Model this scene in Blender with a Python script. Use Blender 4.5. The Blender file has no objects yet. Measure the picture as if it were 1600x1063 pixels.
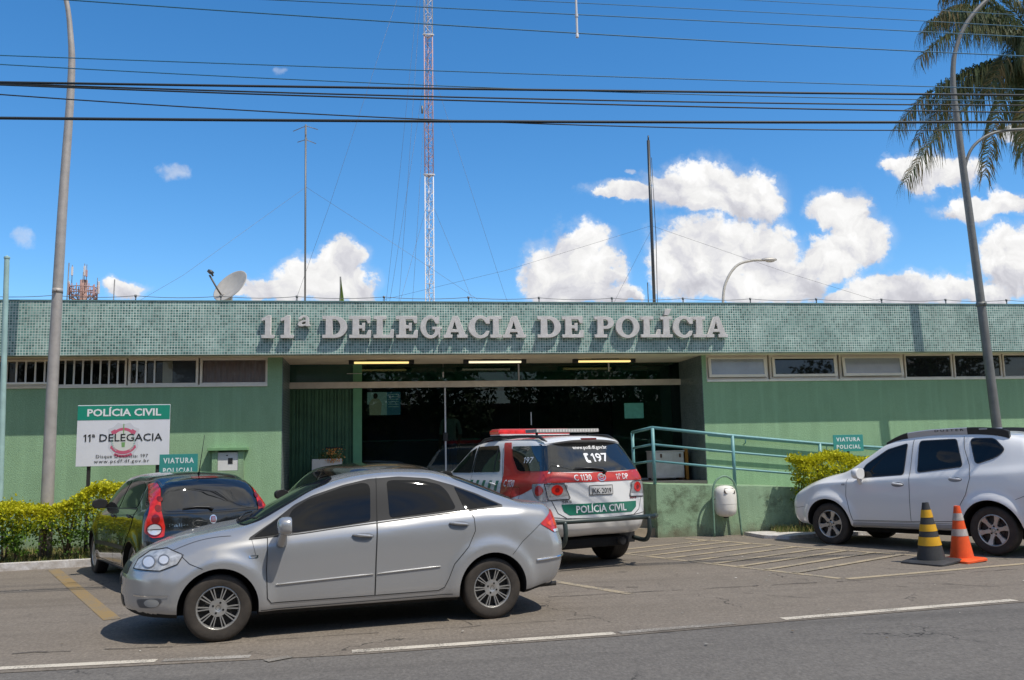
import bpy, bmesh, math, random
from mathutils import Vector, Matrix, noise
from mathutils.bvhtree import BVHTree
from mathutils.interpolate import poly_3d_calc
random.seed(7)
PI = math.pi
scene = bpy.context.scene
COL = scene.collection

# ------------------------------------------------------------------ camera
CAM_POS = Vector((0, -14.179, 1.621)); CAM_F = 1383.6
PITCH, ROLL, YAW = math.radians(7.33), math.radians(1.25), math.radians(8.70)
fwd = Vector((math.sin(YAW)*math.cos(PITCH), math.cos(YAW)*math.cos(PITCH), math.sin(PITCH)))
rgt = Vector((math.cos(YAW), -math.sin(YAW), 0)); upv = rgt.cross(fwd)
r2 = rgt*math.cos(ROLL) - upv*math.sin(ROLL); u2 = rgt*math.sin(ROLL) + upv*math.cos(ROLL)
cd = bpy.data.cameras.new('camera'); cam = bpy.data.objects.new('camera', cd); COL.objects.link(cam)
cd.sensor_fit = 'HORIZONTAL'; cd.sensor_width = 36; cd.lens = 36*CAM_F/1600; cd.clip_start = .1; cd.clip_end = 3000
m = Matrix.Identity(4)
for i in range(3):
    m[i][0] = r2[i]; m[i][1] = u2[i]; m[i][2] = -fwd[i]; m[i][3] = CAM_POS[i]
cam.matrix_world = m
scene.camera = cam

# ------------------------------------------------------------------ light
SUN_EL = math.radians(60); SUN_H = Vector((.69, -.72, 0)).normalized()
sun_dir = Vector((SUN_H.x*math.cos(SUN_EL), SUN_H.y*math.cos(SUN_EL), math.sin(SUN_EL)))
sd = bpy.data.lights.new('sun', 'SUN'); sd.energy = 3.1; sd.angle = math.radians(.5); sd.color = (1, .95, .86)
so = bpy.data.objects.new('sun', sd); COL.objects.link(so); so.rotation_euler = sun_dir.to_track_quat('Z', 'Y').to_euler()
scene.view_settings.view_transform = 'Standard'; scene.view_settings.look = 'None'
scene.view_settings.exposure = 0.50; scene.view_settings.gamma = 1
scene.view_settings.use_curve_mapping = False

world = bpy.data.worlds.new('World'); scene.world = world; world.use_nodes = True
class NT:
    """tiny node builder"""
    def __init__(s, tree): s.t = tree; s.n = tree.nodes; s.l = tree.links
    def new(s, typ, **kw):
        nd = s.n.new(typ)
        for k, v in kw.items(): setattr(nd, k, v)
        return nd
    def put(s, sock, v):
        if hasattr(v, 'links') or hasattr(v, 'is_output'): s.l.new(v, sock)
        elif v is not None: sock.default_value = v
    def math(s, op, a, b=None, c=None, clamp=False):
        nd = s.new('ShaderNodeMath', operation=op); nd.use_clamp = clamp
        s.put(nd.inputs[0], a)
        if b is not None: s.put(nd.inputs[1], b)
        if c is not None: s.put(nd.inputs[2], c)
        return nd.outputs[0]
    def vmath(s, op, a, b=None, out=0):
        nd = s.new('ShaderNodeVectorMath', operation=op)
        s.put(nd.inputs[0], a)
        if b is not None: s.put(nd.inputs[1], b)
        return nd.outputs[out]
    def mix(s, f, a, b, blend='MIX'):
        nd = s.new('ShaderNodeMix', data_type='RGBA', blend_type=blend)
        s.put(nd.inputs[0], f); s.put(nd.inputs[6], a); s.put(nd.inputs[7], b)
        return nd.outputs[2]
    def noise(s, vec, scale, detail=3, rough=.5, out=0, dist=0):
        nd = s.new('ShaderNodeTexNoise'); s.put(nd.inputs['Vector'], vec)
        nd.inputs['Scale'].default_value = scale; nd.inputs['Detail'].default_value = detail
        nd.inputs['Roughness'].default_value = rough; nd.inputs['Distortion'].default_value = dist
        return nd.outputs[out]
    def ramp(s, f, stops):
        nd = s.new('ShaderNodeValToRGB'); s.put(nd.inputs[0], f); e = nd.color_ramp.elements
        while len(e) < len(stops): e.new(.5)
        for k, (p, c) in enumerate(stops):
            e[k].position = p; e[k].color = c if len(c) == 4 else (*c, 1)
        return nd.outputs[0]
    def rng(s, v, a, b, c=0, d=1, smooth=False):
        nd = s.new('ShaderNodeMapRange'); s.put(nd.inputs[0], v)
        if smooth: nd.interpolation_type = 'SMOOTHSTEP'
        nd.inputs[1].default_value = a; nd.inputs[2].default_value = b; nd.inputs[3].default_value = c; nd.inputs[4].default_value = d
        return nd.outputs[0]
    def xyz(s, v):
        nd = s.new('ShaderNodeSeparateXYZ'); s.put(nd.inputs[0], v); return nd.outputs
    def comb(s, x=0, y=0, z=0):
        nd = s.new('ShaderNodeCombineXYZ'); s.put(nd.inputs[0], x); s.put(nd.inputs[1], y); s.put(nd.inputs[2], z); return nd.outputs[0]

def build_world():
    t = NT(world.node_tree); t.n.clear()
    out = t.new('ShaderNodeOutputWorld'); bg = t.new('ShaderNodeBackground'); t.l.new(bg.outputs[0], out.inputs[0])
    sky = t.new('ShaderNodeTexSky', sky_type='NISHITA'); sky.sun_disc = False
    sky.sun_elevation = SUN_EL; sky.sun_rotation = math.atan2(SUN_H.x, SUN_H.y)
    sky.altitude = 1100; sky.air_density = 1.0; sky.dust_density = .3; sky.ozone_density = 2.5
    hsv = t.new('ShaderNodeHueSaturation'); hsv.inputs['Hue'].default_value = .498; hsv.inputs['Saturation'].default_value = 1.31; hsv.inputs['Value'].default_value = SKY_V
    t.l.new(sky.outputs[0], hsv.inputs['Color'])
    skyc = hsv.outputs[0]
    d = t.new('ShaderNodeTexCoord').outputs['Generated']
    x, y, z = t.xyz(d)
    ys = t.math('MAXIMUM', t.math('ABSOLUTE', y), .02)
    gx, gz = t.math('DIVIDE', x, ys), t.math('DIVIDE', z, ys)
    P = t.comb(gx, gz, 0)
    # lumpy edges: displace the lookup by coarse and fine noise
    def disp(v, scale, ax, az, det=4):
        q = t.vmath('SUBTRACT', t.noise(v, scale, det, .62, out=1), (.5, .5, .5))
        k = t.new('ShaderNodeVectorMath', operation='MULTIPLY'); t.put(k.inputs[0], q); k.inputs[1].default_value = (ax, az, 0); return k.outputs[0]
    Q = t.vmath('ADD', t.vmath('ADD', P, disp(P, 9, .085, .055, 2)), disp(P, 34, .034, .030, 5))
    acc = None; top = None; wsum = None
    for (cx, cz, rx, rz) in CLOUDS:
        v = t.vmath('SUBTRACT', Q, (cx, cz, 0))
        v = t.vmath('DIVIDE', v, (rx, rz, 1))
        q = t.vmath('DOT_PRODUCT', v, v, out=1)
        w = t.math('SUBTRACT', 1, q, clamp=False)
        acc = w if acc is None else t.math('SMOOTH_MAX', acc, w, .25)
        wp = t.math('MAXIMUM', w, 0)
        vz = t.math('MULTIPLY', t.xyz(v)[1], wp)
        top = vz if top is None else t.math('ADD', top, vz)
        wsum = wp if wsum is None else t.math('ADD', wsum, wp)
    lit = t.math('DIVIDE', top, t.math('ADD', wsum, .05))
    fine = t.noise(P, 60, 7, .64)
    f = t.math('ADD', acc, t.math('MULTIPLY', t.math('SUBTRACT', fine, .5), 1.5))
    front = t.math('GREATER_THAN', y, .02)
    veil = t.math('ADD', acc, t.math('MULTIPLY', t.math('SUBTRACT', t.noise(P, 17, 6, .68), .5), 3.4))
    veil = t.math('MULTIPLY', t.rng(veil, -.75, .7, 0, .32, True), t.rng(acc, -1.3, -.1, 0, 1, True))
    a_front = t.math('MULTIPLY', t.math('MAXIMUM', t.rng(f, -.14, .44, 0, 1, True), veil), front)
    # scattered cumulus over the street side, seen only in glass and paint
    zc = t.math('MAXIMUM', z, .06)
    B = t.comb(t.math('DIVIDE', x, zc), t.math('DIVIDE', y, zc), 0)
    nb = t.noise(B, .9, 6, .58)
    a_back = t.math('MULTIPLY', t.rng(nb, .44, .58, 0, 1, True), t.math('SUBTRACT', 1, front))
    a_back = t.math('MAXIMUM', a_back, t.math('MULTIPLY', t.rng(z, .34, .04, 0, .7), t.math('SUBTRACT', 1, front)))
    a_back = t.math('MULTIPLY', a_back, t.math('GREATER_THAN', z, .0))
    # billows: brightness falls off away from the sun (up and to the right)
    b1 = t.noise(Q, 15, 6, .56); b2 = t.noise(t.vmath('ADD', Q, (.012, .015, 0)), 15, 6, .56)
    br = t.math('ADD', t.math('MULTIPLY', lit, .40), t.math('MULTIPLY', t.math('SUBTRACT', b1, b2), 2.4))
    br = t.math('ADD', br, t.math('MULTIPLY', t.math('SUBTRACT', b1, .5), .5))
    br = t.math('ADD', br, .57, clamp=True)
    cc = t.ramp(br, [(0, (.60, .60, .655)), (.35, (.755, .755, .80)), (.65, (.93, .925, .92)), (1, (1.07, 1.065, 1.06))])
    cm = t.new('ShaderNodeVectorMath', operation='SCALE'); t.put(cm.inputs[0], cc); cm.inputs['Scale'].default_value = CLOUD_V
    cb = t.ramp(t.noise(B, 2.2, 4, .6), [(.3, (.6, .6, .63)), (.7, (1, .99, .97))])
    cbm = t.new('ShaderNodeVectorMath', operation='SCALE'); t.put(cbm.inputs[0], cb); cbm.inputs['Scale'].default_value = CLOUD_V*.9
    # thin wisps
    c = t.mix(a_front, skyc, cm.outputs[0])
    c = t.mix(a_back, c, cbm.outputs[0])
    for (wx, wz, rx, rz, al) in WISPS:
        v = t.vmath('DIVIDE', t.vmath('SUBTRACT', Q, (wx, wz, 0)), (rx, rz, 1))
        q = t.vmath('DOT_PRODUCT', v, v, out=1)
        w = t.math('ADD', t.math('SUBTRACT', 1, q), t.math('MULTIPLY', t.math('SUBTRACT', fine, .5), 2.0))
        w = t.math('MULTIPLY', t.math('MULTIPLY', t.rng(w, 0, 1.2, 0, 1, True), al), front)
        c = t.mix(w, c, cm.outputs[0])
    t.l.new(c, bg.inputs[0]); bg.inputs[1].default_value = SKY_S
SKY_S = .15; SKY_V = .87; CLOUD_V = 4.5
CLOUDS = [(.313,.31,.06,.013),(.374,.319,.057,.031),(.402,.32,.05,.034),(.459,.309,.05,.031),(.426,.296,.058,.018),(.269,.306,.02,.007),
 (.215,.207,.054,.042),(.236,.238,.039,.035),(.262,.215,.027,.039),(.192,.195,.031,.023),(.253,.183,.047,.015),(.288,.18,.017,.007),
 (.398,.232,.07,.048),(.447,.241,.066,.044),(.356,.208,.048,.031),(.495,.209,.059,.036),(.428,.193,.099,.024),(.576,.287,.039,.026),
 (.599,.259,.048,.029),(.555,.234,.043,.032),(.637,.194,.07,.026),(.707,.195,.053,.023),(.576,.182,.051,.016),(.685,.345,.045,.024),
 (.729,.341,.041,.019),(.646,.355,.025,.012),(.761,.299,.055,.017),(.803,.306,.027,.019),(.801,.25,.041,.029),(.789,.22,.041,.038),
 (.826,.395,.033,.017),(.759,.187,.027,.016),(-.064,.197,.06,.029),(-.046,.219,.032,.022),(-.021,.194,.029,.022),(-.113,.186,.042,.016),
 (-.137,.179,.028,.009),(-.259,.183,.03,.011),(-.269,.185,.02,.013)]
WISPS = [(-.229,.330,.020,.016,.45),(-.38,.249,.020,.014,.4),(.296,.336,.012,.005,.5),(-.11,.45,.01,.008,.25)]
build_world()

# ------------------------------------------------------------------ materials
MATS = {}
def mat(name, col, rough=.6, metal=0, spec=.5, coat=0, var=0, vscale=6, bump=0, bscale=60, emit=0, col2=None, coatr=.03):
    """procedural principled material: colour varied by noise, optional bump"""
    if name in MATS: return MATS[name]
    mm = bpy.data.materials.new(name); MATS[name] = mm; mm.use_nodes = True
    t = NT(mm.node_tree); b = t.n['Principled BSDF']
    b.inputs['Roughness'].default_value = rough; b.inputs['Metallic'].default_value = metal
    b.inputs['Specular IOR Level'].default_value = spec; b.inputs['Coat Weight'].default_value = coat; b.inputs['Coat Roughness'].default_value = coatr
    co = t.new('ShaderNodeTexCoord').outputs['Object']
    c = (*col, 1)
    if var or col2:
        n = t.noise(co, vscale, 5, .6)
        c2 = (*col2, 1) if col2 else tuple(min(1, x*(1-var)) for x in col)+(1,)
        c1 = c if col2 else tuple(min(1, x*(1+var)) for x in col)+(1,)
        t.l.new(t.mix(t.rng(n, .3, .7), c1, c2), b.inputs['Base Color'])
    else: b.inputs['Base Color'].default_value = c
    if bump:
        bn = t.new('ShaderNodeBump'); bn.inputs['Strength'].default_value = bump; bn.inputs['Distance'].default_value = .01
        t.l.new(t.noise(co, bscale, 4, .6), bn.inputs['Height']); t.l.new(bn.outputs[0], b.inputs['Normal'])
    if emit:
        b.inputs['Emission Color'].default_value = c; b.inputs['Emission Strength'].default_value = emit
    return mm
def glass_mat(name, tint, refl=1.0, rough=0.0):
    """thin tinted pane: tinted see-through with a fresnel reflection"""
    mm = bpy.data.materials.new(name); MATS[name] = mm; mm.use_nodes = True
    t = NT(mm.node_tree); t.n.remove(t.n['Principled BSDF']); out = t.n['Material Output']
    tr = t.new('ShaderNodeBsdfTransparent'); tr.inputs[0].default_value = (*tint, 1)
    gl = t.new('ShaderNodeBsdfGlossy'); gl.inputs['Roughness'].default_value = rough; gl.inputs[0].default_value = (refl, refl, refl, 1)
    fr = t.new('ShaderNodeFresnel'); fr.inputs[0].default_value = 1.5
    mx = t.new('ShaderNodeMixShader'); t.l.new(fr.outputs[0], mx.inputs[0]); t.l.new(tr.outputs[0], mx.inputs[1]); t.l.new(gl.outputs[0], mx.inputs[2])
    t.l.new(mx.outputs[0], out.inputs[0])
    return mm

# ------------------------------------------------------------------ object helpers
def tag(o, label=None, cat=None, group=None, kind=None):
    if label: o['label'] = label
    if cat: o['category'] = cat
    if group: o['group'] = group
    if kind: o['kind'] = kind
    return o
def thing(name, label, cat, loc=(0, 0, 0), rz=0, group=None):
    o = bpy.data.objects.new(name, None); COL.objects.link(o); o.location = loc; o.rotation_euler = (0, 0, rz)
    o.empty_display_size = .1
    return tag(o, label, cat, group)
def link(name, me, parent=None, loc=None):
    o = bpy.data.objects.new(name, me); COL.objects.link(o)
    if parent: o.parent = parent
    if loc: o.location = loc
    return o
def obj(name, bm, m, parent=None, smooth=False, angle=35):
    me = bpy.data.meshes.new(name); bm.normal_update(); bm.to_mesh(me); bm.free()
    for x in (m if isinstance(m, (list, tuple)) else [m]): me.materials.append(x)
    if smooth:
        me.polygons.foreach_set('use_smooth', [True]*len(me.polygons)); me.set_sharp_from_angle(angle=math.radians(angle))
    return link(name, me, parent)
def kids(o): return list(o.children)
def copy_tree(o, parent=None):
    c = o.copy(); COL.objects.link(c)
    if parent: c.parent = parent
    for ch in kids(o): copy_tree(ch, c)
    return c
def box(bm, x0, x1, y0, y1, z0, z1, bev=0, mi=0, M=None):
    vs = [bm.verts.new(p) for p in [(x0,y0,z0),(x1,y0,z0),(x1,y1,z0),(x0,y1,z0),(x0,y0,z1),(x1,y0,z1),(x1,y1,z1),(x0,y1,z1)]]
    fs = [bm.faces.new([vs[i] for i in f]) for f in [(3,2,1,0),(4,5,6,7),(0,1,5,4),(1,2,6,5),(2,3,7,6),(3,0,4,7)]]
    for f in fs: f.material_index = mi
    if bev:
        es = list({e for f in fs for e in f.edges})
        r = bmesh.ops.bevel(bm, geom=es, offset=bev, segments=2, profile=.5, affect='EDGES')
        vs = list({v for f in r['faces'] for v in f.verts} | {v for v in vs if v.is_valid})
        for f in r['faces']: f.material_index = mi
    if M is not None:
        for v in vs: v.co = M @ v.co
    return vs
def bm_new(): return bmesh.new()
def tube(bm, pts, r, seg=8, caps=True, mi=0):
    """swept tube along points; r a number or a list"""
    pts = [Vector(p) for p in pts]; n = len(pts); rings = []
    up = None
    for i, p in enumerate(pts):
        d = (pts[min(i+1, n-1)]-pts[max(i-1, 0)]).normalized()
        if up is None:
            up = Vector((0, 0, 1)) if abs(d.z) < .9 else Vector((1, 0, 0))
        a = d.cross(up).normalized(); b = a.cross(d).normalized(); up = b
        rr = r[i] if isinstance(r, (list, tuple)) else r
        rings.append([bm.verts.new(p+a*rr*math.cos(2*PI*k/seg)+b*rr*math.sin(2*PI*k/seg)) for k in range(seg)])
    for i in range(n-1):
        for k in range(seg):
            f = bm.faces.new((rings[i][k], rings[i][(k+1) % seg], rings[i+1][(k+1) % seg], rings[i+1][k])); f.smooth = True; f.material_index = mi
    if caps:
        bm.faces.new(rings[0][::-1]).material_index = mi; bm.faces.new(rings[-1]).material_index = mi
def lathe(bm, prof, seg=32, axis='z', c=(0, 0, 0), mi=0, close=False):
    """prof: list of (r, h)"""
    rings = []
    for r, h in prof:
        ring = []
        for k in range(seg):
            a = 2*PI*k/seg; u, v = r*math.cos(a), r*math.sin(a)
            p = (u, v, h) if axis == 'z' else (u, h, -v) if axis == 'y' else (h, u, v)
            ring.append(bm.verts.new((p[0]+c[0], p[1]+c[1], p[2]+c[2])))
        rings.append(ring)
    for i in range(len(rings)-1):
        for k in range(seg):
            f = bm.faces.new((rings[i][k], rings[i][(k+1) % seg], rings[i+1][(k+1) % seg], rings[i+1][k])); f.smooth = True; f.material_index = mi
    if prof[0][0] > 1e-6 and close: bm.faces.new(rings[0][::-1]).material_index = mi
    if prof[-1][0] > 1e-6 and close: bm.faces.new(rings[-1]).material_index = mi
def cr(pts, sub=6, closed=False):
    """Catmull-Rom through points"""
    pts = [Vector(p) for p in pts]; n = len(pts); out = []
    for i in range(n if closed else n-1):
        p1, p2 = pts[i], pts[(i+1) % n]
        p0 = pts[i-1] if (closed or i > 0) else p1*2-p2
        p3 = pts[(i+2) % n] if (closed or i+2 < n) else p2*2-p1
        for k in range(sub):
            t = k/sub
            out.append(.5*((2*p1)+(p2-p0)*t+(2*p0-5*p1+4*p2-p3)*t*t+(3*p1-p0-3*p2+p3)*t**3))
    if not closed: out.append(pts[-1])
    return out
def roundpoly(pts, r, seg=4):
    """round every corner of a 2-D outline"""
    out = []; n = len(pts)
    for i in range(n):
        p = Vector(pts[i][:2]); a = Vector(pts[i-1][:2]); b = Vector(pts[(i+1) % n][:2])
        rr = pts[i][2] if len(pts[i]) > 2 else r
        d1, d2 = a-p, b-p
        q = min(rr, d1.length*.45, d2.length*.45)
        if q < 1e-5: out.append(p); continue
        s, e = p+d1.normalized()*q, p+d2.normalized()*q
        for k in range(seg+1):
            t = k/seg; out.append(s*(1-t)**2+p*2*t*(1-t)+e*t*t)
    return [(v.x, v.y) for v in out]
_txt = {}
def text_geo(s, bold=0, mono=0):
    """outline of a word as (verts2d, faces), width and cap height known"""
    key = (s, bold, mono)
    if key in _txt: return _txt[key]
    cu = bpy.data.curves.new('t', 'FONT'); cu.body = s; cu.offset = bold; cu.resolution_u = 2; cu.space_character = 1+mono
    o = bpy.data.objects.new('t', cu); COL.objects.link(o); bpy.context.view_layer.update()
    me = o.to_mesh(); vs = [(v.co.x, v.co.y) for v in me.vertices]; fs = [tuple(p.vertices) for p in me.polygons]
    o.to_mesh_clear(); bpy.data.objects.remove(o); bpy.data.curves.remove(cu)
    _txt[key] = (vs, fs); return _txt[key]
_adv = {}
def text_geo1(s, bold=0, mono=0):
    """as text_geo, but figures 1 get a flag and letters are set one by one"""
    if '1' not in s: return text_geo(s, bold, mono)
    def wid(q): v = text_geo(q)[0]; return max(a[0] for a in v)-min(a[0] for a in v)
    V, Fc, x = [], [], 0.0; h = max(v[1] for v in text_geo('H')[0]); bl = min(v[1] for v in text_geo('H')[0])
    for c in s:
        if c == '1':
            b = bold; o = [(.17-b, 0-b), (.26+b, 0-b), (.26+b, h+b), (.19, h+b), (.05-b, h*.84), (.05-b, h*.70-b), (.17-b, h*.80-b)]
            o = [(p[0]+x, p[1]+bl) for p in o]; k = len(V); V += o; Fc.append(tuple(range(k, k+len(o)))); x += .36+mono*.3; continue
        if c not in _adv: _adv[c] = wid('H'+c+'H')-wid('HH')
        if c != ' ':
            vs, fs = text_geo(c, bold); k = len(V); V += [(v[0]+x, v[1]) for v in vs]; Fc += [tuple(i+k for i in f) for f in fs]
        x += _adv[c]+mono*.3
    return V, Fc
def text2d(s, x0, x1, z0, cap, bold=0, mono=0):
    """text fitted between x0 and x1, baseline z0, capital height cap"""
    vs, fs = text_geo1(s, bold, mono); hv, _ = text_geo('H', bold)
    a, b = min(v[0] for v in vs), max(v[0] for v in vs); h = max(v[1] for v in hv); zb = min(v[1] for v in hv)
    k = (x1-x0)/(b-a); kz = cap/(h-zb)
    return [(x0+(v[0]-a)*k, z0+(v[1]-zb)*kz) for v in vs], fs
def flat(vs, fs, y, bm=None, mi=0):
    """lay a 2-D mesh in the plane y (facing -y)"""
    bm = bm or bm_new(); bv = [bm.verts.new((v[0], y, v[1])) for v in vs]
    for f in fs:
        try: bm.faces.new([bv[i] for i in f]).material_index = mi
        except ValueError: pass
    return bm
def facing(bm, d):
    """turn every face towards direction d"""
    bm.normal_update(); d = Vector(d)
    for f in bm.faces:
        if f.normal.dot(d) < 0: f.normal_flip()
    return bm
def prism(bm, outline, y0, y1, mi=0):
    """extrude an (x, z) outline from y0 to y1"""
    a = [bm.verts.new((p[0], y0, p[1])) for p in outline]; b = [bm.verts.new((p[0], y1, p[1])) for p in outline]
    n = len(outline); bm.faces.new(a).material_index = mi; bm.faces.new(b[::-1]).material_index = mi
    for i in range(n): bm.faces.new((a[i], b[i], b[(i+1) % n], a[(i+1) % n])).material_index = mi
def curve_prism(name, outlines, depth, y, m, parent, holes=()):
    """letter-like solid: outlines with holes in the xz plane"""
    cu = bpy.data.curves.new(name, 'CURVE'); cu.dimensions = '2D'; cu.fill_mode = 'BOTH'; cu.extrude = depth/2; cu.bevel_depth = .004; cu.bevel_resolution = 0
    for o in list(outlines)+list(holes):
        sp = cu.splines.new('POLY'); sp.points.add(len(o)-1); sp.use_cyclic_u = True
        for i, p in enumerate(o): sp.points[i].co = (p[0], p[1], 0, 1)
    t = bpy.data.objects.new('t', cu); COL.objects.link(t); bpy.context.view_layer.update()
    me = bpy.data.meshes.new_from_object(t); bpy.data.objects.remove(t); bpy.data.curves.remove(cu)
    me.transform(Matrix(((1,0,0,0),(0,0,-1,y),(0,1,0,0),(0,0,0,1))))
    me.materials.clear(); me.materials.append(m)
    return link(name, me, parent)
# ------------------------------------------------------------------ ground
def ground_mat(name, col, dark, patch, cracks=True):
    mm = bpy.data.materials.new(name); mm.use_nodes = True; t = NT(mm.node_tree); b = t.n['Principled BSDF']
    co = t.new('ShaderNodeTexCoord').outputs['Object']
    st = t.vmath('MULTIPLY', co, (.25, 1.1, 1))
    big = t.noise(st, .9, 5, .62); mid = t.noise(co, 4.5, 5, .65); fine = t.noise(co, 85, 4, .75)
    c = t.mix(t.rng(big, .35, .68), (*col, 1), (*patch, 1))
    c = t.mix(t.math('MULTIPLY', t.rng(mid, .42, .72), .55), c, (*dark, 1))
    c = t.mix(t.rng(fine, .3, .72, 0, .42), c, (*[x*.45 for x in dark], 1))
    c = t.mix(t.rng(fine, .62, .78, 0, .6), c, (.42, .40, .37, 1))
    # tyre-worn streaks along the lane and oil drips
    grit = t.noise(t.vmath('MULTIPLY', co, (1, .55, 1)), 34, 4, .8)
    c = t.mix(t.rng(grit, .50, .70, 0, .62), c, (*[x*.50 for x in dark], 1)); c = t.mix(t.rng(grit, .47, .30, 0, .5), c, (*[min(1, x*1.5) for x in patch], 1))
    wav = t.noise(t.vmath('MULTIPLY', co, (.06, 2.2, 1)), 1.0, 4, .55)
    c = t.mix(t.rng(wav, .52, .7, 0, .4), c, (*[x*.62 for x in dark], 1))
    oil = t.noise(co, 1.7, 2, .5); c = t.mix(t.rng(oil, .70, .78, 0, .55), c, (.03, .028, .026, 1))
    if cracks:
        wn = t.vmath('SUBTRACT', t.noise(co, 2.2, 4, .6, out=1), (.5, .5, .5))
        wsn = t.new('ShaderNodeVectorMath', operation='SCALE'); t.put(wsn.inputs[0], wn); wsn.inputs['Scale'].default_value = .8
        vo = t.new('ShaderNodeTexVoronoi', feature='DISTANCE_TO_EDGE'); vo.inputs['Scale'].default_value = .42
        t.put(vo.inputs['Vector'], t.vmath('ADD', co, wsn.outputs[0]))
        line = t.rng(vo.outputs['Distance'], .0015, .006, 1, 0)
        msk = t.rng(t.noise(co, .55, 3, .5), .5, .6)
        c = t.mix(t.math('MULTIPLY', t.math('MULTIPLY', line, msk), .85), c, (.018, .016, .015, 1))
    t.l.new(c, b.inputs['Base Color']); b.inputs['Roughness'].default_value = .82; b.inputs['Specular IOR Level'].default_value = .3
    bn = t.new('ShaderNodeBump'); bn.inputs['Strength'].default_value = .5; bn.inputs['Distance'].default_value = .006
    t.l.new(fine, bn.inputs['Height']); t.l.new(bn.outputs[0], b.inputs['Normal'])
    MATS[name] = mm; return mm
def sheet(name, poly, z, m, kind='structure', thick=0):
    bm = bm_new(); vs = [bm.verts.new((p[0], p[1], z)) for p in poly]; f = bm.faces.new(vs); bm.normal_update()
    if f.normal.z < 0: f.normal_flip()
    if thick:
        r = bmesh.ops.extrude_face_region(bm, geom=[f]); 
        for v in r['geom']:
            if isinstance(v, bmesh.types.BMVert): v.co.z += thick
        bmesh.ops.recalc_face_normals(bm, faces=bm.faces[:])
    o = obj(name, bm, m); tag(o, kind=kind); return o
EARTH = mat('dry_earth', (.20, .15, .10), .95, var=.25, vscale=3, bump=.6, bscale=40)
PARK = ground_mat('worn_asphalt', (.202, .170, .136), (.148, .124, .100), (.236, .200, .162))
ROAD = ground_mat('road_asphalt', (.152, .138, .123), (.114, .103, .092), (.172, .156, .138))
sheet('ground', [(-1200, -900), (1200, -900), (1200, 1600), (-1200, 1600)], -.008, EARTH)
sheet('parking_lot', [(-40, -6.15), (-1.8, -6.42), (-.2, -6.45), (2.1, -6.28), (3.84, -6.03), (6.54, -5.70), (14, -4.9), (40, -2.2), (40, 2.3), (5.3, 2.3), (5.2, 3.4), (-1.8, 3.4), (-1.8, 1.55), (-40, -5.4)], 0, PARK)
sheet('road', [(-40, -6.15), (-1.8, -6.42), (-.2, -6.45), (2.1, -6.28), (3.84, -6.03), (6.54, -5.70), (14, -4.9), (40, -2.2), (60, -2), (60, -17), (-60, -17), (-60, -6.1)][::-1], -.004, ROAD)
sheet('far_pavement', [(-60, -20), (60, -20), (60, -17), (-60, -17)], .1, mat('far_concrete', (.3, .28, .25), .9, var=.15))
def paint_mat(name, col, wear=.5):
    mm = bpy.data.materials.new(name); mm.use_nodes = True; t = NT(mm.node_tree); b = t.n['Principled BSDF']
    co = t.new('ShaderNodeTexCoord').outputs['Object']
    n = t.noise(co, 55, 5, .7); n2 = t.noise(co, 2.3, 3, .5)
    w = t.math('ADD', n, t.math('MULTIPLY', t.math('SUBTRACT', n2, .5), .6))
    c = t.mix(t.rng(w, wear-.06, wear+.06), (.17, .15, .125, 1), (*col, 1))
    t.l.new(c, b.inputs['Base Color']); b.inputs['Roughness'].default_value = .8; MATS[name] = mm; return mm
WHITE_LINE = paint_mat('white_line_paint', (.52, .465, .38), .42)
FADED_LINE = paint_mat('faded_line_paint', (.34, .31, .27), .56)
YELLOW_LINE = paint_mat('yellow_line_paint', (.255, .170, .065), .47)
PALE_LINE = paint_mat('pale_yellow_line_paint', (.36, .29, .19), .46)
def strip(bm, a, b, w, z=.004):
    a, b = Vector(a), Vector(b); d = (b-a).normalized(); n = Vector((-d.y, d.x))*w/2
    f = bm.faces.new([bm.verts.new((p.x, p.y, z)) for p in (a-n, b-n, b+n, a+n)])
    f.normal_update()
    if f.normal.z < 0: f.normal_flip()
def marks(name, segs, m, z=.004):
    bm = bm_new()
    for k, (a, b, w) in enumerate(segs): strip(bm, a, b, w, z + (.0006*k if len(segs) > 3 else 0))
    return tag(obj(name, bm, m), kind='structure')
marks('road_edge_line', [((-5.2, -6.20), (-1.80, -6.28), .115)], WHITE_LINE)
marks('road_edge_line', [((-.22, -6.335), (2.1, -6.165), .115)], WHITE_LINE)
marks('road_edge_line', [((3.82, -5.925), (6.54, -5.575), .12)], WHITE_LINE)
marks('road_edge_line', [((-1.75, -6.285), (-1.05, -6.31), .11), ((2.15, -6.16), (3.3, -6.0), .11), ((-.9, -6.52), (-.72, -6.40), .1)], FADED_LINE)
marks('parking_line', [((-4.98, .80), (-2.74, -4.14), .17)], YELLOW_LINE)
marks('parking_line', [((.0, 1.6), (2.85, -4.06), .12)], PALE_LINE)
hat = [((3.55, .55), (5.66, -3.64), .11), ((5.60, 1.86), (8.05, -2.15), .11), ((5.72, -3.70), (9.2, -2.98), .11)]
for k in range(9):
    t = .04+k*.105
    a = Vector((3.62, .42)).lerp(Vector((5.6, -3.5)), t); b = Vector((5.66, 1.76)).lerp(Vector((7.92, -1.95)), min(1, t*.98+.06))
    hat.append(((a.x, a.y), (b.x, b.y), .10))
marks('no_parking_hatching', hat, PALE_LINE)
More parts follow.
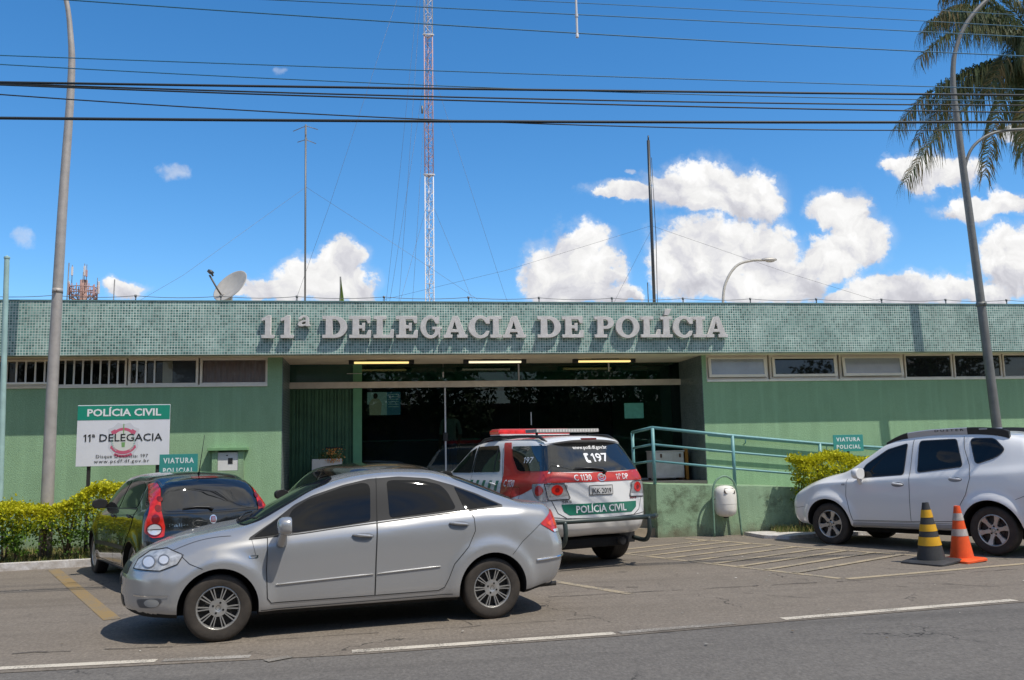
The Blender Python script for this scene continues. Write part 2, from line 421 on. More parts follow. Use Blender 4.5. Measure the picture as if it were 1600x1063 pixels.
# joint and tar cracks in the asphalt
TAR = mat('tar_crack', (.045, .038, .033), .9)
bm = bm_new(); random.seed(3)
for a, b, w in [((-9, -5.35), (-1.9, -5.74), .018), ((-1.9, -5.74), (2.2, -5.4), .012), ((1.9, -4.02), (5.6, -3.86), .022), ((5.6, -3.86), (10, -3.3), .016), ((4.1, -4.35), (4.62, -4.9), .014), ((5.7, -3.95), (6.05, -4.5), .014), ((6.2, -4.2), (7.0, -4.75), .012), ((-.35, -5.1), (-.32, -5.55), .010), ((.75, -5.0), (.9, -5.45), .010), ((2.6, -3.4), (3.1, -3.6), .02), ((-4.2, -1.0), (-3.7, -.9), .03)]:
    a, b = Vector(a), Vector(b); n = max(3, int((b-a).length/.12)); p = a
    for i in range(1, n+1):
        q = a.lerp(b, i/n)+Vector((random.uniform(-.03, .03), random.uniform(-.02, .02)))
        if random.random() < .82: strip(bm, p, q, w*random.uniform(.4, 1.2), .0062)
        p = q
tag(obj('asphalt_crack', bm, TAR), kind='structure')
# litter and leaf crumbs on the asphalt
bm = bm_new()
for k in range(120):
    x, y = random.uniform(-7, 9), random.uniform(-7.4, 1.0)
    if k < 40: x, y = random.uniform(5.3, 8.2), random.uniform(1.0, 2.0)
    s = random.uniform(.008, .028); a = random.uniform(0, PI)
    ps = [(x+s*math.cos(a+q)*random.uniform(.5, 1), y+s*math.sin(a+q)*random.uniform(.5, 1), .010+random.uniform(0, .006)) for q in (0, 1.5, 3.1, 4.7)]
    f = bm.faces.new([bm.verts.new(p) for p in ps]); f.material_index = random.choice((0, 0, 1, 2))
tag(obj('litter', bm, [mat('litter_pale', (.5, .47, .42), .9), mat('litter_brown', (.1, .07, .04), .9), mat('litter_grey', (.25, .24, .22), .9)]), kind='stuff')
# kerbs, planting beds, grass
KERB = mat('whitewashed_kerb', (.62, .60, .59), .9, col2=(.36, .32, .28), vscale=9, bump=.8, bscale=25)
SOIL = mat('planting_soil', (.13, .095, .055), .95, var=.4, vscale=8, bump=.9, bscale=30)
sheet('kerb', [(-40, -5.6), (-5.758, .79), (-4.497, 1.02), (-1.8, 1.5), (-1.8, 1.66), (-4.5, 1.19), (-5.78, .96), (-40, -5.4)], 0, KERB, thick=.11)
sheet('planting_bed', [(-40, -5.3), (-5.78, .97), (-4.5, 1.2), (-1.8, 1.67), (-1.86, 3.59), (-40, 3.59)], 0, SOIL, thick=.075)
sheet('kerb', [(6.86, 2.1), (6.92, 1.35), (7.25, 1.05), (7.9, 1.28), (9.2, 1.32), (16, 1.5), (24, 1.7), (24, 2.0), (9.2, 1.62), (7.8, 1.66), (7.3, 2.12)], 0, KERB, thick=.06)
sheet('planting_bed', [(7.32, 2.13), (7.82, 1.67), (9.2, 1.63), (24, 2.01), (24, 2.19)], 0, SOIL, thick=.05)
def blades(name, n, area, h, cols, seed):
    random.seed(seed); bm = bm_new()
    for k in range(n):
        x, y, z = area(); a = random.uniform(0, PI); w = random.uniform(.004, .009); hh = h*random.uniform(.5, 1.3)
        lx, ly = random.uniform(-.6, .6)*hh, random.uniform(-.6, .6)*hh
        f = bm.faces.new([bm.verts.new(p) for p in ((x-w*math.cos(a), y-w*math.sin(a), z), (x+w*math.cos(a), y+w*math.sin(a), z), (x+lx, y+ly, z+hh))])
        f.material_index = random.randrange(len(cols))
    return tag(obj(name, bm, cols), kind='stuff')
GR = [mat('grass_green', (.13, .17, .03), .7), mat('grass_dry', (.30, .25, .09), .8), mat('grass_dark', (.06, .10, .02), .7)]
def bedL():
    x = random.uniform(-9, -3.2); y0 = 1.05+(x+4.5)*.18+.2; return x, random.uniform(y0, 3.4), .07
def bedR():
    x = random.uniform(7.4, 12.5); return x, random.uniform(1.72, 2.17), .045
blades('grass', 9000, bedL, .10, GR, 1)
blades('grass', 5500, bedR, .13, GR, 2)

# ------------------------------------------------------------------ police station
def stucco(name, col, stain=False):
    mm = bpy.data.materials.new(name); mm.use_nodes = True; t = NT(mm.node_tree); b = t.n['Principled BSDF']
    co = t.new('ShaderNodeTexCoord').outputs['Object']
    v = t.vmath('MULTIPLY', co, (1, 1, .5)); n = t.noise(v, 75, 4, .7); n2 = t.noise(v, 3.0, 5, .65)
    c = t.mix(t.rng(n, .36, .66), (*[x*.84 for x in col], 1), (*[x*1.12 for x in col], 1))
    c = t.mix(t.rng(n2, .46, .68, 0, .42), c, (*[x*.74 for x in col], 1))
    streak = t.noise(t.vmath('MULTIPLY', co, (1, 1, .05)), 7, 4, .6)
    c = t.mix(t.rng(streak, .50, .70, 0, .34), c, (*[x*1.32 for x in col], 1))
    z = t.xyz(co)[2]
    if stain:
        dirt = t.noise(co, 3.4, 6, .72); d2 = t.noise(co, 1.2, 3, .5)
        c = t.mix(t.rng(t.math('ADD', dirt, t.math('MULTIPLY', d2, .45)), .76, .95, 0, .8), c, (.085, .105, .062, 1))
        pale = t.noise(co, 9, 5, .7); c = t.mix(t.rng(pale, .58, .72, 0, .45), c, (.36, .46, .30, 1))
        foot = t.math('ADD', z, t.math('MULTIPLY', t.math('SUBTRACT', t.noise(co, 6, 4, .6), .5), .5))
        c = t.mix(t.rng(foot, .02, .24, .6, 0), c, (.16, .13, .085, 1))
    else:
        foot = t.math('ADD', z, t.math('MULTIPLY', t.math('SUBTRACT', t.noise(co, 3, 4, .6), .5), .6))
        c = t.mix(t.rng(foot, .1, .7, .5, 0), c, (.17, .16, .10, 1))
    t.l.new(c, b.inputs['Base Color']); b.inputs['Roughness'].default_value = .88; b.inputs['Specular IOR Level'].default_value = .25
    bn = t.new('ShaderNodeBump'); bn.inputs['Strength'].default_value = .85; bn.inputs['Distance'].default_value = .014
    t.l.new(n, bn.inputs['Height']); t.l.new(bn.outputs[0], b.inputs['Normal']); MATS[name] = mm; return mm
def tiles(name, cols, grout, axes='xz', size=.05):
    mm = bpy.data.materials.new(name); mm.use_nodes = True; t = NT(mm.node_tree); b = t.n['Principled BSDF']
    co = t.new('ShaderNodeTexCoord').outputs['Object']; x, y, z = t.xyz(co)
    u = t.math('DIVIDE', x if axes[0] == 'x' else y, size); v = t.math('DIVIDE', z, size)
    fu, fv = t.math('FRACT', u), t.math('FRACT', v)
    cell = t.comb(t.math('FLOOR', u), t.math('FLOOR', v), 0)
    wn = t.new('ShaderNodeTexWhiteNoise', noise_dimensions='3D'); t.put(wn.inputs['Vector'], cell)
    big = t.noise(t.vmath('MULTIPLY', cell, (1, 1.6, 1)), .035, 4, .65)
    r = t.math('ADD', t.math('MULTIPLY', wn.outputs['Value'], .75), t.math('MULTIPLY', t.math('SUBTRACT', big, .5), 1.5))
    c = t.ramp(r, [(.0, cols[0]), (.33, cols[1]), (.66, cols[2]), (1, cols[3])])
    streak = t.noise(t.vmath('MULTIPLY', co, (1, 1, .1)), 3.5, 5, .7)
    c = t.mix(t.rng(streak, .5, .75, 0, .4), c, (*[(a+g)*.5 for a, g in zip(cols[2], grout)], 1))
    g = .10
    e = t.math('MULTIPLY', t.math('MULTIPLY', t.math('GREATER_THAN', fu, g), t.math('LESS_THAN', fu, 1-g)), t.math('MULTIPLY', t.math('GREATER_THAN', fv, g), t.math('LESS_THAN', fv, 1-g)))
    gn = t.noise(co, 2.1, 4, .6)
    gc = t.mix(t.rng(gn, .35, .65), (*grout, 1), (*[q*.62 for q in grout], 1))
    t.l.new(t.mix(e, gc, c), b.inputs['Base Color'])
    t.l.new(t.rng(e, 0, 1, .85, .28), b.inputs['Roughness'])
    bn = t.new('ShaderNodeBump'); bn.inputs['Strength'].default_value = .5; bn.inputs['Distance'].default_value = .003
    t.l.new(e, bn.inputs['Height']); t.l.new(bn.outputs[0], b.inputs['Normal']); MATS[name] = mm; return mm
GREEN = stucco('green_stucco', (.285, .445, .265))
GREEN_RAMP = stucco('weathered_green_stucco', (.275, .40, .255), True)
TILE = tiles('teal_mosaic', [(.045, .122, .106), (.108, .225, .198), (.182, .318, .280), (.28, .415, .365)], (.64, .70, .63))
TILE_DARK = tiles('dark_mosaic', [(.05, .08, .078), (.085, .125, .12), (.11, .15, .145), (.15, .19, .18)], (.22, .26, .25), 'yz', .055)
SOFFIT = mat('soffit_cream', (.80, .69, .54), .85, var=.12, vscale=2, bump=.1)
CREAM = mat('cream_window_frame', (.86, .76, .63), .5, var=.05, vscale=5)
BEIGE = mat('beige_header', (.66, .59, .50), .6, var=.1)
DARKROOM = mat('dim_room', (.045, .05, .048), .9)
PANE = mat('dark_pane', (.014, .015, .016), .02, spec=.6)
ROOFM = mat('roof_felt', (.25, .25, .24), .9, var=.2)
BX, BY = 2.2, 3.6
station = thing('police_station', 'long single-storey green police station with mosaic fascia and recessed glass entrance', 'building', (BX, BY, 0))
def at(o, root):
    o.parent = root; o.matrix_parent_inverse = Matrix.Translation(-root.location); return o
def bpart(name, bm, m, root=station, smooth=False): return at(obj(name, bm, m, None, smooth), root)
def sub(name, bm, m, par, smooth=False):
    o = obj(name, bm, m, None, smooth); o.parent = par; return o
def bxs(*bs, bev=0):
    bm = bm_new()
    for b in bs: box(bm, *b, bev=bev)
    return bm
wallL = bpart('wall', bxs((-30, -1.85, 3.6, 3.85, 0, 3.035), (-2.13, -1.85, 3.6, 3.85, 3.035, 3.6)), GREEN)
wallR = bpart('wall', bxs((6.757, 40, 3.6, 3.85, 0, 3.035), (6.757, 6.85, 3.6, 3.85, 3.035, 3.6)), GREEN)
fascia = bpart('fascia', bxs((-30, 40, 3.0, 3.22, 3.592, 4.605)), TILE)
bpart('coping', bxs((-30, 40, 2.985, 3.24, 4.605, 4.625)), mat('coping_teal', (.12, .22, .21), .7, var=.2))
bpart('roof', bxs((-30, 40, 3.22, 18, 3.6, 4.3)), [SOFFIT])
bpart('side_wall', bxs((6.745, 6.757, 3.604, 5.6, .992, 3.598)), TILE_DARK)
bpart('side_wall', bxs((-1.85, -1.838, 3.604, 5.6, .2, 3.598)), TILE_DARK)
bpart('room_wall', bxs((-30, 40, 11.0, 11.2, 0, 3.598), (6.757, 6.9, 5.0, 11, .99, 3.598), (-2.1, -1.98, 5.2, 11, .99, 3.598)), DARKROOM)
bpart('room_wall', bxs((6.74, 6.755, 5.65, 10.9, .995, 3.595)), mat('green_interior', (.16, .36, .26), .8))
bpart('room_wall', bxs((-1.97, 6.73, 5.7, 5.75, 3.2, 3.597)), mat('added_transom_green', (.24, .46, .36), .7))  # green strip added behind the transom to lift its black glass
bpart('floor', bxs((-1.836, 6.744, 3.85, 11, .80, .992), (5.281, 6.744, 3.599, 3.85, .80, .992)), mat('dull_floor', (.10, .095, .085), .4, var=.15))
st_ = bm_new()
for k in range(5): box(st_, -1.83, 5.28, 2.35+k*.3, 3.849, k*.165, (k+1)*.165 - (0 if k < 4 else .001))
bpart('entrance_steps', st_, mat('worn_step', (.33, .27, .19), .9, var=.2, vscale=5, bump=.5))
# letters on the fascia (slab serif, brushed metal)
S = .135
def arc(cx, cz, rx, rz, a0, a1, n=14): return [(cx+rx*math.cos(math.radians(a0+(a1-a0)*k/n)), cz+rz*math.sin(math.radians(a0+(a1-a0)*k/n))) for k in range(n+1)]
C_OUT = arc(.52, .5, .52, .53, 52, 312, 22)+[(.92, .30), (.80, .30)]
C_IN = arc(.54, .5, .27, .40, 308, 60, 18)+[(.80, .66), (.95, .66), (.95, .99), (.86, .99)]
GLYPH = {
 'I': ([(0,0),(.5,0),(.5,S),(.375,S),(.375,1-S),(.5,1-S),(.5,1),(0,1),(0,1-S),(.125,1-S),(.125,S),(0,S)], []),
 'L': ([(0,0),(.84,0),(.84,.38),(.74,.38),(.66,S),(.38,S),(.38,1-S),(.54,1-S),(.54,1),(0,1),(0,1-S),(.13,1-S),(.13,S),(0,S)], []),
 'E': ([(0,0),(.86,0),(.86,.35),(.76,.35),(.68,S),(.38,S),(.38,.44),(.52,.44),(.52,.33),(.62,.33),(.62,.68),(.52,.68),(.52,.57),(.38,.57),(.38,1-S),(.66,1-S),(.74,.68),(.84,.68),(.84,1),(0,1),(0,1-S),(.13,1-S),(.13,S),(0,S)], []),
 'D': ([(0,0),(.45,0)]+arc(.45,.5,.49,.5,-84,84)+[(.45,1),(0,1),(0,1-S),(.13,1-S),(.13,S),(0,S)], [[(.38,S),(.44,S)]+arc(.44,.5,.24,.5-S,-80,80)+[(.44,1-S),(.38,1-S)]]),
 'P': ([(0,0),(.54,0),(.54,S),(.38,S),(.38,.41),(.5,.41)]+arc(.5,.705,.36,.295,-80,80)+[(.5,1),(0,1),(0,1-S),(.13,1-S),(.13,S),(0,S)], [[(.38,.535),(.48,.535)]+arc(.48,.70,.13,.165,-80,80)+[(.48,.865),(.38,.865)]]),
 'O': (arc(.5,.5,.5,.53,0,350,34), [arc(.5,.5,.255,.40,0,350,30)]),
 'C': (C_OUT+C_IN, []),
 'G': (arc(.52,.5,.52,.53,52,322,22)+[(.94,.0),(1.02,.0),(1.02,.40),(1.1,.40),(1.1,.50),(.62,.50),(.62,.40),(.76,.40),(.76,.24)]+arc(.54,.5,.27,.40,318,60,18)+[(.80,.66),(.95,.66),(.95,.99),(.86,.99)], []),
 'A': ([(0,0),(.38,0),(.38,S),(.285,S),(.33,.265),(.66,.265),(.70,S),(.61,S),(.61,0),(1.06,0),(1.06,S),(.97,S),(.655,1.0),(.42,1.0),(.09,S),(0,S)], [[(.37,.385),(.615,.385),(.495,.78)]]),
 '1': ([(0,0),(.58,0),(.58,S),(.42,S),(.42,1.02),(.28,1.02),(0,.88),(0,.77),(.16,.82),(.16,S),(0,S)], []),
 'a': ([(.0,.62),(.06,.545),(.2,.53),(.32,.57),(.40,.54),(.56,.54),(.56,.60),(.50,.62),(.50,.88),(.44,.98),(.28,1.02),(.12,.99),(.04,.91),(.06,.85),(.16,.85),(.2,.92),(.28,.95),(.35,.92),(.36,.85),(.36,.82),(.2,.79),(.05,.73)], [[(.36,.76),(.36,.66),(.26,.61),(.18,.63),(.17,.68),(.22,.73)]]),
}
LETTER = mat('brushed_letter_metal', (.57, .54, .51), .45, metal=.15, var=.14, vscale=9)
for ch, a, b in [('1',-2.168,-1.933),('1',-1.815,-1.578),('a',-1.501,-1.269),('D',-1.041,-.577),('E',-.536,-.128),('L',-.075,.305),('E',.354,.767),('G',.822,1.232),('A',1.27,1.733),('C',1.759,2.175),('I',2.188,2.41),('A',2.437,2.896),('D',3.134,3.6),('E',3.63,4.056),('P',4.292,4.688),('O',4.727,5.213),('L',5.246,5.648),('Í',5.661,5.899),('C',5.917,6.338),('I',6.351,6.603),('A',6.617,7.077)]:
    o_, h_ = GLYPH['I' if ch == 'Í' else ch]; xs = [p[0] for p in o_]; mn, mx = min(xs), max(xs)
    f = lambda P: [(a+(p[0]-mn)/(mx-mn)*(b-a), 3.892+p[1]*.420) for p in P]
    outs = [f(o_)]
    if ch == 'Í': outs.append([(a+.08, 4.345), (a+.17, 4.345), (a+.235, 4.465), (a+.12, 4.465)])
    lt = curve_prism('letter', outs, .075, 2.93, LETTER, None, [f(q) for q in h_])
    lt.parent = fascia; 
    pin = bm_new(); 
# window strips
def window(x0, x1, z0, z1, y, fw, panem, frame=CREAM, tilt=0, extra=None, glass_part=True):
    f = bm_new()
    for b in ((x0, x1, y-.03, y+.05, z0, z0+fw), (x0, x1, y-.03, y+.05, z1-fw, z1), (x0, x0+fw, y-.028, y+.048, z0+fw, z1-fw), (x1-fw, x1, y-.028, y+.048, z0+fw, z1-fw)): box(f, *b, bev=.004)
    w = bpart('window', f, frame)
    g = bxs((x0+fw, x1-fw, y+.005, y+.012, z0+fw, z1-fw)); sub('pane', g, panem, w)
    return w
SILLM = mat('cream_sill', (.84, .76, .64), .6, var=.08)
bpart('window_sill', bxs((-30, -2.13, 3.565, 3.75, 3.035, 3.075)), SILLM)
bpart('window_sill', bxs((6.85, 40, 3.565, 3.75, 3.035, 3.075)), SILLM)
WPANE = glass_mat('window_glass', (.93, .93, .92), .3)
SKYPANE = mat('sky_reflection_pane', (.36, .36, .365), .12, spec=.7, var=.12, vscale=2.5)  # pale grey colour stands in for bright sky reflected in the glass
CURT = mat('mauve_curtain', (.62, .47, .41), .9)
LZ0, LZ1 = 3.075, 3.6
# left strip: room behind, bars, curtain
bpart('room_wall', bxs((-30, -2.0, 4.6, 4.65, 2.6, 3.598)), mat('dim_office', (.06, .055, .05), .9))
for (x0, x1, kind) in [(-13.2, -11.9, 'bars'), (-11.86, -10.5, 'bars'), (-10.46, -9.1, 'bars'), (-9.06, -7.6, 'bars'), (-7.56, -6.06, 'open'), (-6.02, -4.76, 'bars'), (-4.73, -3.44, 'half'), (-3.41, -2.13, 'curtain')]:
    w = window(x0, x1, LZ0, LZ1, 3.66, .045 if kind in ('half', 'curtain') else .035, WPANE)
    if kind in ('bars', 'open', 'half'):
        xb = bm_new(); n = int((x1-x0)/.155); e = x1 if kind != 'half' else x0+.62
        for k in range(1, n):
            xx = x0+k*(x1-x0)/n
            if xx < e: box(xb, xx-.014, xx+.014, 3.622, 3.644, LZ0+.03, LZ1-.03)
        sub('grille', xb, mat('white_bar', (.80, .77, .72), .5), w)
    if kind == 'half':
        sub('blind', bxs((x0+.62, x0+.80, 3.69, 3.70, LZ0+.04, LZ1-.04)), mat('cream_blind', (.70, .62, .44), .9), w)
        sub('blind', bxs((x0+.80, x1-.05, 3.69, 3.70, LZ0+.04, LZ1-.04)), mat('dark_blind', (.16, .16, .16), .9), w)
    if kind == 'curtain':
        cb = bm_new(); n = 60
        for k in range(n):
            xa, xc = x0+.05+(x1-x0-.1)*k/n, x0+.05+(x1-x0-.1)*(k+1)/n
            ya, yc = 3.71+.018*math.sin(k*1.1), 3.71+.018*math.sin((k+1)*1.1)
            cb.faces.new([cb.verts.new(p) for p in ((xa, ya, LZ0), (xc, yc, LZ0), (xc, yc, LZ1), (xa, ya, LZ1))])
        sub('curtain', cb, CURT, w)
    if kind == 'open':
        sb = bm_new()
        for b in ((x0, x1, -.02, .02, -.5, -.46), (x0, x1, -.02, .02, -.035, 0), (x0, x0+.04, -.02, .02, -.46, -.035), (x1-.04, x1, -.02, .02, -.46, -.035)): box(sb, *b)
        M_ = Matrix.Translation((0, 3.62, LZ1-.02)) @ Matrix.Rotation(math.radians(-16), 4, 'X')
        bmesh.ops.transform(sb, matrix=M_, verts=sb.verts[:])
        sub('sash', sb, CREAM, w)
# right strip
xr_ = [(6.85, 8.24, 1), (8.28, 9.84, 1), (9.88, 11.38, 1), (11.42, 12.56, 0), (12.60, 13.76, 0), (13.80, 14.96, 0), (15.0, 16.2, 0), (16.24, 17.4, 0), (17.44, 18.6, 0), (18.64, 19.8, 0)]
for k, (x0, x1, sash) in enumerate(xr_):
    w = window(x0, x1, LZ0, LZ1, 3.66, .05 if sash else .03, SKYPANE if k in (0, 2) else PANE)
    if sash:
        sb = bm_new(); q = .055
        for b in ((x0+.05, x1-.05, -.015, .015, -.42, -.42+q), (x0+.05, x1-.05, -.015, .015, -q*.6, 0), (x0+.05, x0+.05+q, -.0148, .0148, -.42+q, -q*.6), (x1-.05-q, x1-.05, -.0148, .0148, -.42+q, -q*.6)): box(sb, *b)
        gl_ = bm_new(); box(gl_, x0+.1, x1-.1, -.004, .004, -.40, -.03)
        M_ = Matrix.Translation((0, 3.605, LZ1-.05)) @ Matrix.Rotation(math.radians(-(4, 2, 7)[k]), 4, 'X')
        for q_ in (sb, gl_): bmesh.ops.transform(q_, matrix=M_, verts=q_.verts[:])
        s_ = sub('sash', sb, CREAM, w); sub('sash_pane', gl_, SKYPANE if k in (0, 2) else PANE, w)
# entrance
GLASS = glass_mat('green_tinted_glass', (.50, .62, .58), .8)
GLASS_T = glass_mat('dark_green_glass', (.40, .58, .50), .7)
bpart('header_beam', bxs((-1.975, 6.745, 4.93, 5.08, 3.085, 3.215)), BEIGE)
fl = bm_new(); n = 46
for k in range(n):
    xa = -1.975+1.45*k/n; xb = -1.975+1.45*(k+1)/n; d = .03 if (k*7) % 5 < 2 else 0
    box(fl, xa+.002, xb-.002, 5.03+d, 5.09, .995, 3.084)
bpart('fluted_panel', fl, mat('fluted_green', (.065, .15, .075), .75, var=.22, vscale=3))
bpart('transom_panel', bxs((-1.975, -.525, 5.0, 5.02, 3.216, 3.597)), mat('dark_green_panel', (.03, .075, .055), .12))
bpart('letter_slot', bxs((-1.1, -.74, 5.015, 5.028, 1.82, 1.85)), mat('slot_black', (.02, .03, .02), .6))
bpart('pillar', bxs((-.52, -.335, 4.96, 5.15, .992, 3.084), (-.52, -.335, 4.985, 5.15, 3.216, 3.597)), mat('smooth_green', (.12, .31, .16), .7, var=.08))
door = bpart('entrance_door', bxs((1.425, 1.458, 4.985, 5.02, .995, 3.084), (-.334, 6.74, 4.985, 5.025, .993, 1.03)), mat('pale_aluminium', (.6, .6, .6), .4, metal=.4))
sub('glass', bxs((-.333, 1.424, 5.0, 5.008, 1.031, 3.084), (1.459, 3.06, 5.0, 5.008, 1.031, 3.084), (3.07, 6.74, 5.0, 5.008, 1.031, 3.084)), GLASS, door)
sub('lock', bxs((1.39, 1.49, 4.955, 5.05, 1.93, 2.11), bev=.01), mat('black_metal', (.02, .02, .02), .4), door)
sub('handle', bxs((3.30, 3.322, 4.93, 4.95, 2.24, 2.52)), MATS['pale_aluminium'], door)
bpart('transom_glass', bxs((-.333, 1.40, 5.0, 5.008, 3.216, 3.597), (1.41, 3.06, 5.0, 5.008, 3.216, 3.597), (3.07, 5.1, 5.0, 5.008, 3.216, 3.597), (5.11, 6.74, 5.0, 5.008, 3.216, 3.597)), GLASS_T)
bpart('transom_clip', bxs((1.39, 1.42, 4.97, 5.0, 3.3, 3.42), (3.05, 3.08, 4.97, 5.0, 3.216, 3.58), (5.09, 5.12, 4.97, 5.0, 3.4, 3.58), (-.65, -.34, 4.95, 4.965, 3.39, 3.40)), MATS['pale_aluminium'])
# fluorescent fittings below the soffit
for k, (x0, x1) in enumerate([(-.588, .746), (1.772, 3.104), (4.114, 5.483)]):
    t = thing('soffit_lamp', ['fluorescent lamp under the soffit, leftmost, nearest the green fluted panel', 'fluorescent lamp under the soffit with a whiter tube, middle of the three', 'fluorescent lamp under the soffit nearest the dark tiled side wall'][k], 'lamp', ((x0+x1)/2, 4.2, 3.598), 0, 'fluorescent lamps under the soffit')
    L = (x1-x0)/2
    obj('housing', bxs((-L, L, -.07, .07, -.022, -.001), (-L, -L+.11, -.055, .055, -.08, -.022), (L-.11, L, -.055, .055, -.08, -.022), (-.3, .3, -.1, .1, -.03, -.0015), bev=.006), mat('black_lamp_housing', (.02, .02, .02), .5), t)
    for yy in (-.03, .03):
        b_ = bm_new(); tube(b_, [(-L+.1, yy, -.052), (L-.1, yy, -.052)], .018, 10)
        obj('tube', b_, mat('warm_tube' if k != 1 else 'white_tube', (1.0, .76, .28) if k != 1 else (1.0, .88, .60), .4, emit=.8), t)
t = thing('ceiling_lamp', 'white tube lamp hanging indoors behind the dark transom glass', 'lamp', (4.2, 6.6, 3.5))
obj('housing', bxs((-.75, .75, -.03, .03, .0, .04)), MATS['pale_aluminium'], t)
b_ = bm_new(); tube(b_, [(-.72, 0, -.02), (.72, 0, -.02)], .016, 8); obj('tube', b_, mat('lit_tube', (.85, 1, .93), .4, emit=6), t)
# things inside and on the porch
ns = bxs((5.43, 5.87, 4.985, 4.992, 2.35, 2.69)); tag(obj('notice_sheet', ns, mat('teal_paper', (.10, .36, .27), .7, var=.15, vscale=12)), 'blank teal paper notice taped to the entrance glass', 'notice')
tv = thing('television', 'wall television inside the entrance showing a man in a yellow shirt', 'television', (.12, 5.75, 2.8))
obj('case', bxs((-.37, .40, 0, .06, -.29, .27), bev=.01), mat('tv_black', (.01, .01, .01), .3), tv)
pic = bm_new()
def quad(bm, x0, x1, z0, z1, y, mi=0):
    f = bm.faces.new([bm.verts.new(p) for p in ((x0, y, z0), (x1, y, z0), (x1, y, z1), (x0, y, z1))]); f.material_index = mi
quad(pic, -.35, .08, -.26, .25, -.002, 0); quad(pic, .08, .38, -.26, .25, -.002, 1)
quad(pic, -.35, -.12, -.26, -.02, -.0032, 4)
f = pic.faces.new([pic.verts.new((p[0], -.005, p[1])) for p in [(-.30, -.26), (-.31, .02), (-.25, .10), (-.20, .12), (-.14, .12), (-.08, .09), (-.03, .0), (-.05, -.26)]]); f.material_index = 2
f = pic.faces.new([pic.verts.new((-.17+.052*math.cos(a*PI/6), -.0062, .165+.065*math.sin(a*PI/6))) for a in range(12)]); f.material_index = 3
for q in range(6): quad(pic, .11, .34, .19-q*.055, .205-q*.055, -.0045, 0)
facing(pic, (0, -1, 0))
obj('screen', pic, [mat('tv_pale', (.35, .45, .42), .4, emit=.16), mat('tv_blue', (.05, .14, .2), .4, emit=.2), mat('tv_shirt', (.30, .27, .19), .4, emit=.22), mat('tv_face', (.07, .04, .03), .4, emit=.05), mat('tv_dark', (.05, .07, .06), .4, emit=.05)], tv)
ct = thing('reception_counter', 'long low counter with teal top edge inside the dark entrance hall', 'counter', (.8, 7.2, .992))
obj('front', bxs((-1.1, 1.6, 0, .06, 0, .98)), mat('counter_dark', (.03, .045, .045), .5), ct)
obj('top', bxs((-1.15, 1.65, -.06, .5, .985, 1.02)), mat('counter_teal', (.14, .34, .30), .35), ct)
fb = thing('white_cabinet', 'old white metal cabinet standing on the porch behind the railing', 'cabinet', (6.14, 4.25, .993))
cb_ = bm_new(); box(cb_, -.34, .36, 0, .42, .045, .60, bev=.012)
obj('body', cb_, mat('chipped_white_enamel', (.62, .58, .53), .45, col2=(.48, .42, .36), vscale=5), fb)
obj('lid', bxs((-.355, .375, -.012, .43, .602, .628), bev=.006), MATS['chipped_white_enamel'], fb)
obj('catch', bxs((-.17, -.13, -.012, -.001, .48, .56), (.25, .29, -.012, -.001, .48, .56), bev=.003), mat('rust', (.10, .05, .03), .8), fb)
for q in ((-.3, .04), (.32, .04), (-.3, .38), (.32, .38)): obj('foot', bxs((q[0]-.025, q[0]+.025, q[1]-.025, q[1]+.025, 0, .044)), MATS['rust'], fb)
ob = bm_new(); box(ob, 0, .07, 0, .5, 0, .60, bev=.008); box(ob, -.004, .075, .03, .06, .57, .66, bev=.004)
tag(obj('orange_board', ob, mat('orange_board', (.42, .17, .02), .6, var=.2)), 'orange wooden board standing between white cabinet and dark tiled wall', 'board').location = (6.555, 4.32, .993)
# planter with flowers by the fluted panel
pl = thing('flower_planter', 'tall white planter of orange flowers before the green fluted panel', 'planter', (-1.03, 4.55, .993))
pb = bm_new(); box(pb, -.30, .30, -.16, .16, 0, .61, bev=.012); obj('box', pb, mat('white_planter', (.58, .55, .50), .7, var=.1), pl)
random.seed(5); fo = bm_new(); fo2 = bm_new()
for k in range(420):
    p = Vector((random.gauss(.06, .15), random.gauss(0, .09), .60+abs(random.gauss(.05, .07))))
    if abs(p.x) > .36: continue
    s = random.uniform(.012, .03); a = Vector((random.uniform(-1, 1), random.uniform(-1, 1), random.uniform(-.3, 1))).normalized()*s; b = a.orthogonal().normalized()*s*.6
    fo.faces.new([fo.verts.new(q) for q in (p-a, p+b, p+a, p-b)])
for k in range(150):
    p = Vector((random.gauss(.13, .09), random.gauss(-.07, .06), .62+random.uniform(-.08, .2)))
    if p.z < .61: p.y = -.17-random.uniform(.01, .04)
    s = random.uniform(.012, .022); a = Vector((random.uniform(-1, 1), random.uniform(-1, 1), random.uniform(-1, 1))).normalized()*s; b = a.orthogonal().normalized()*s
    fo2.faces.new([fo2.verts.new(q) for q in (p-a, p+b, p+a, p-b)]).material_index = k % 2
obj('foliage', fo, mat('planter_leaf', (.07, .11, .025), .7), pl); obj('flowers', fo2, [mat('orange_petal', (.55, .17, .03), .6), mat('yellow_petal', (.6, .32, .08), .6)], pl)['kind'] = 'stuff'
# meter box on the left wall
mb = thing('meter_box', 'white meter cabinet in a green niche under a small concrete hood', 'meter', (-2.83, 3.6, 1.0))
obj('niche', bxs((-.29, -.19, -.13, -.002, -.3, .80), (.19, .29, -.13, -.002, -.3, .80), (-.19, .19, -.13, -.002, -.3, .42)), GREEN, mb)
obj('hood', bxs((-.37, .37, -.2, -.002, .802, .86), bev=.006), mat('hood_green', (.17, .33, .16), .85, var=.15), mb)
obj('cabinet', bxs((-.187, .187, -.12, -.002, .422, .77), bev=.006), mat('meter_white', (.66, .65, .62), .6, var=.06), mb)
obj('display', bxs((.005, .09, -.126, -.1195, .55, .66)), mat('meter_black', (.03, .03, .03), .3), mb)
obj('label_plate', bxs((-.03, .0, -.124, -.1195, .70, .72)), MATS['meter_black'], mb)
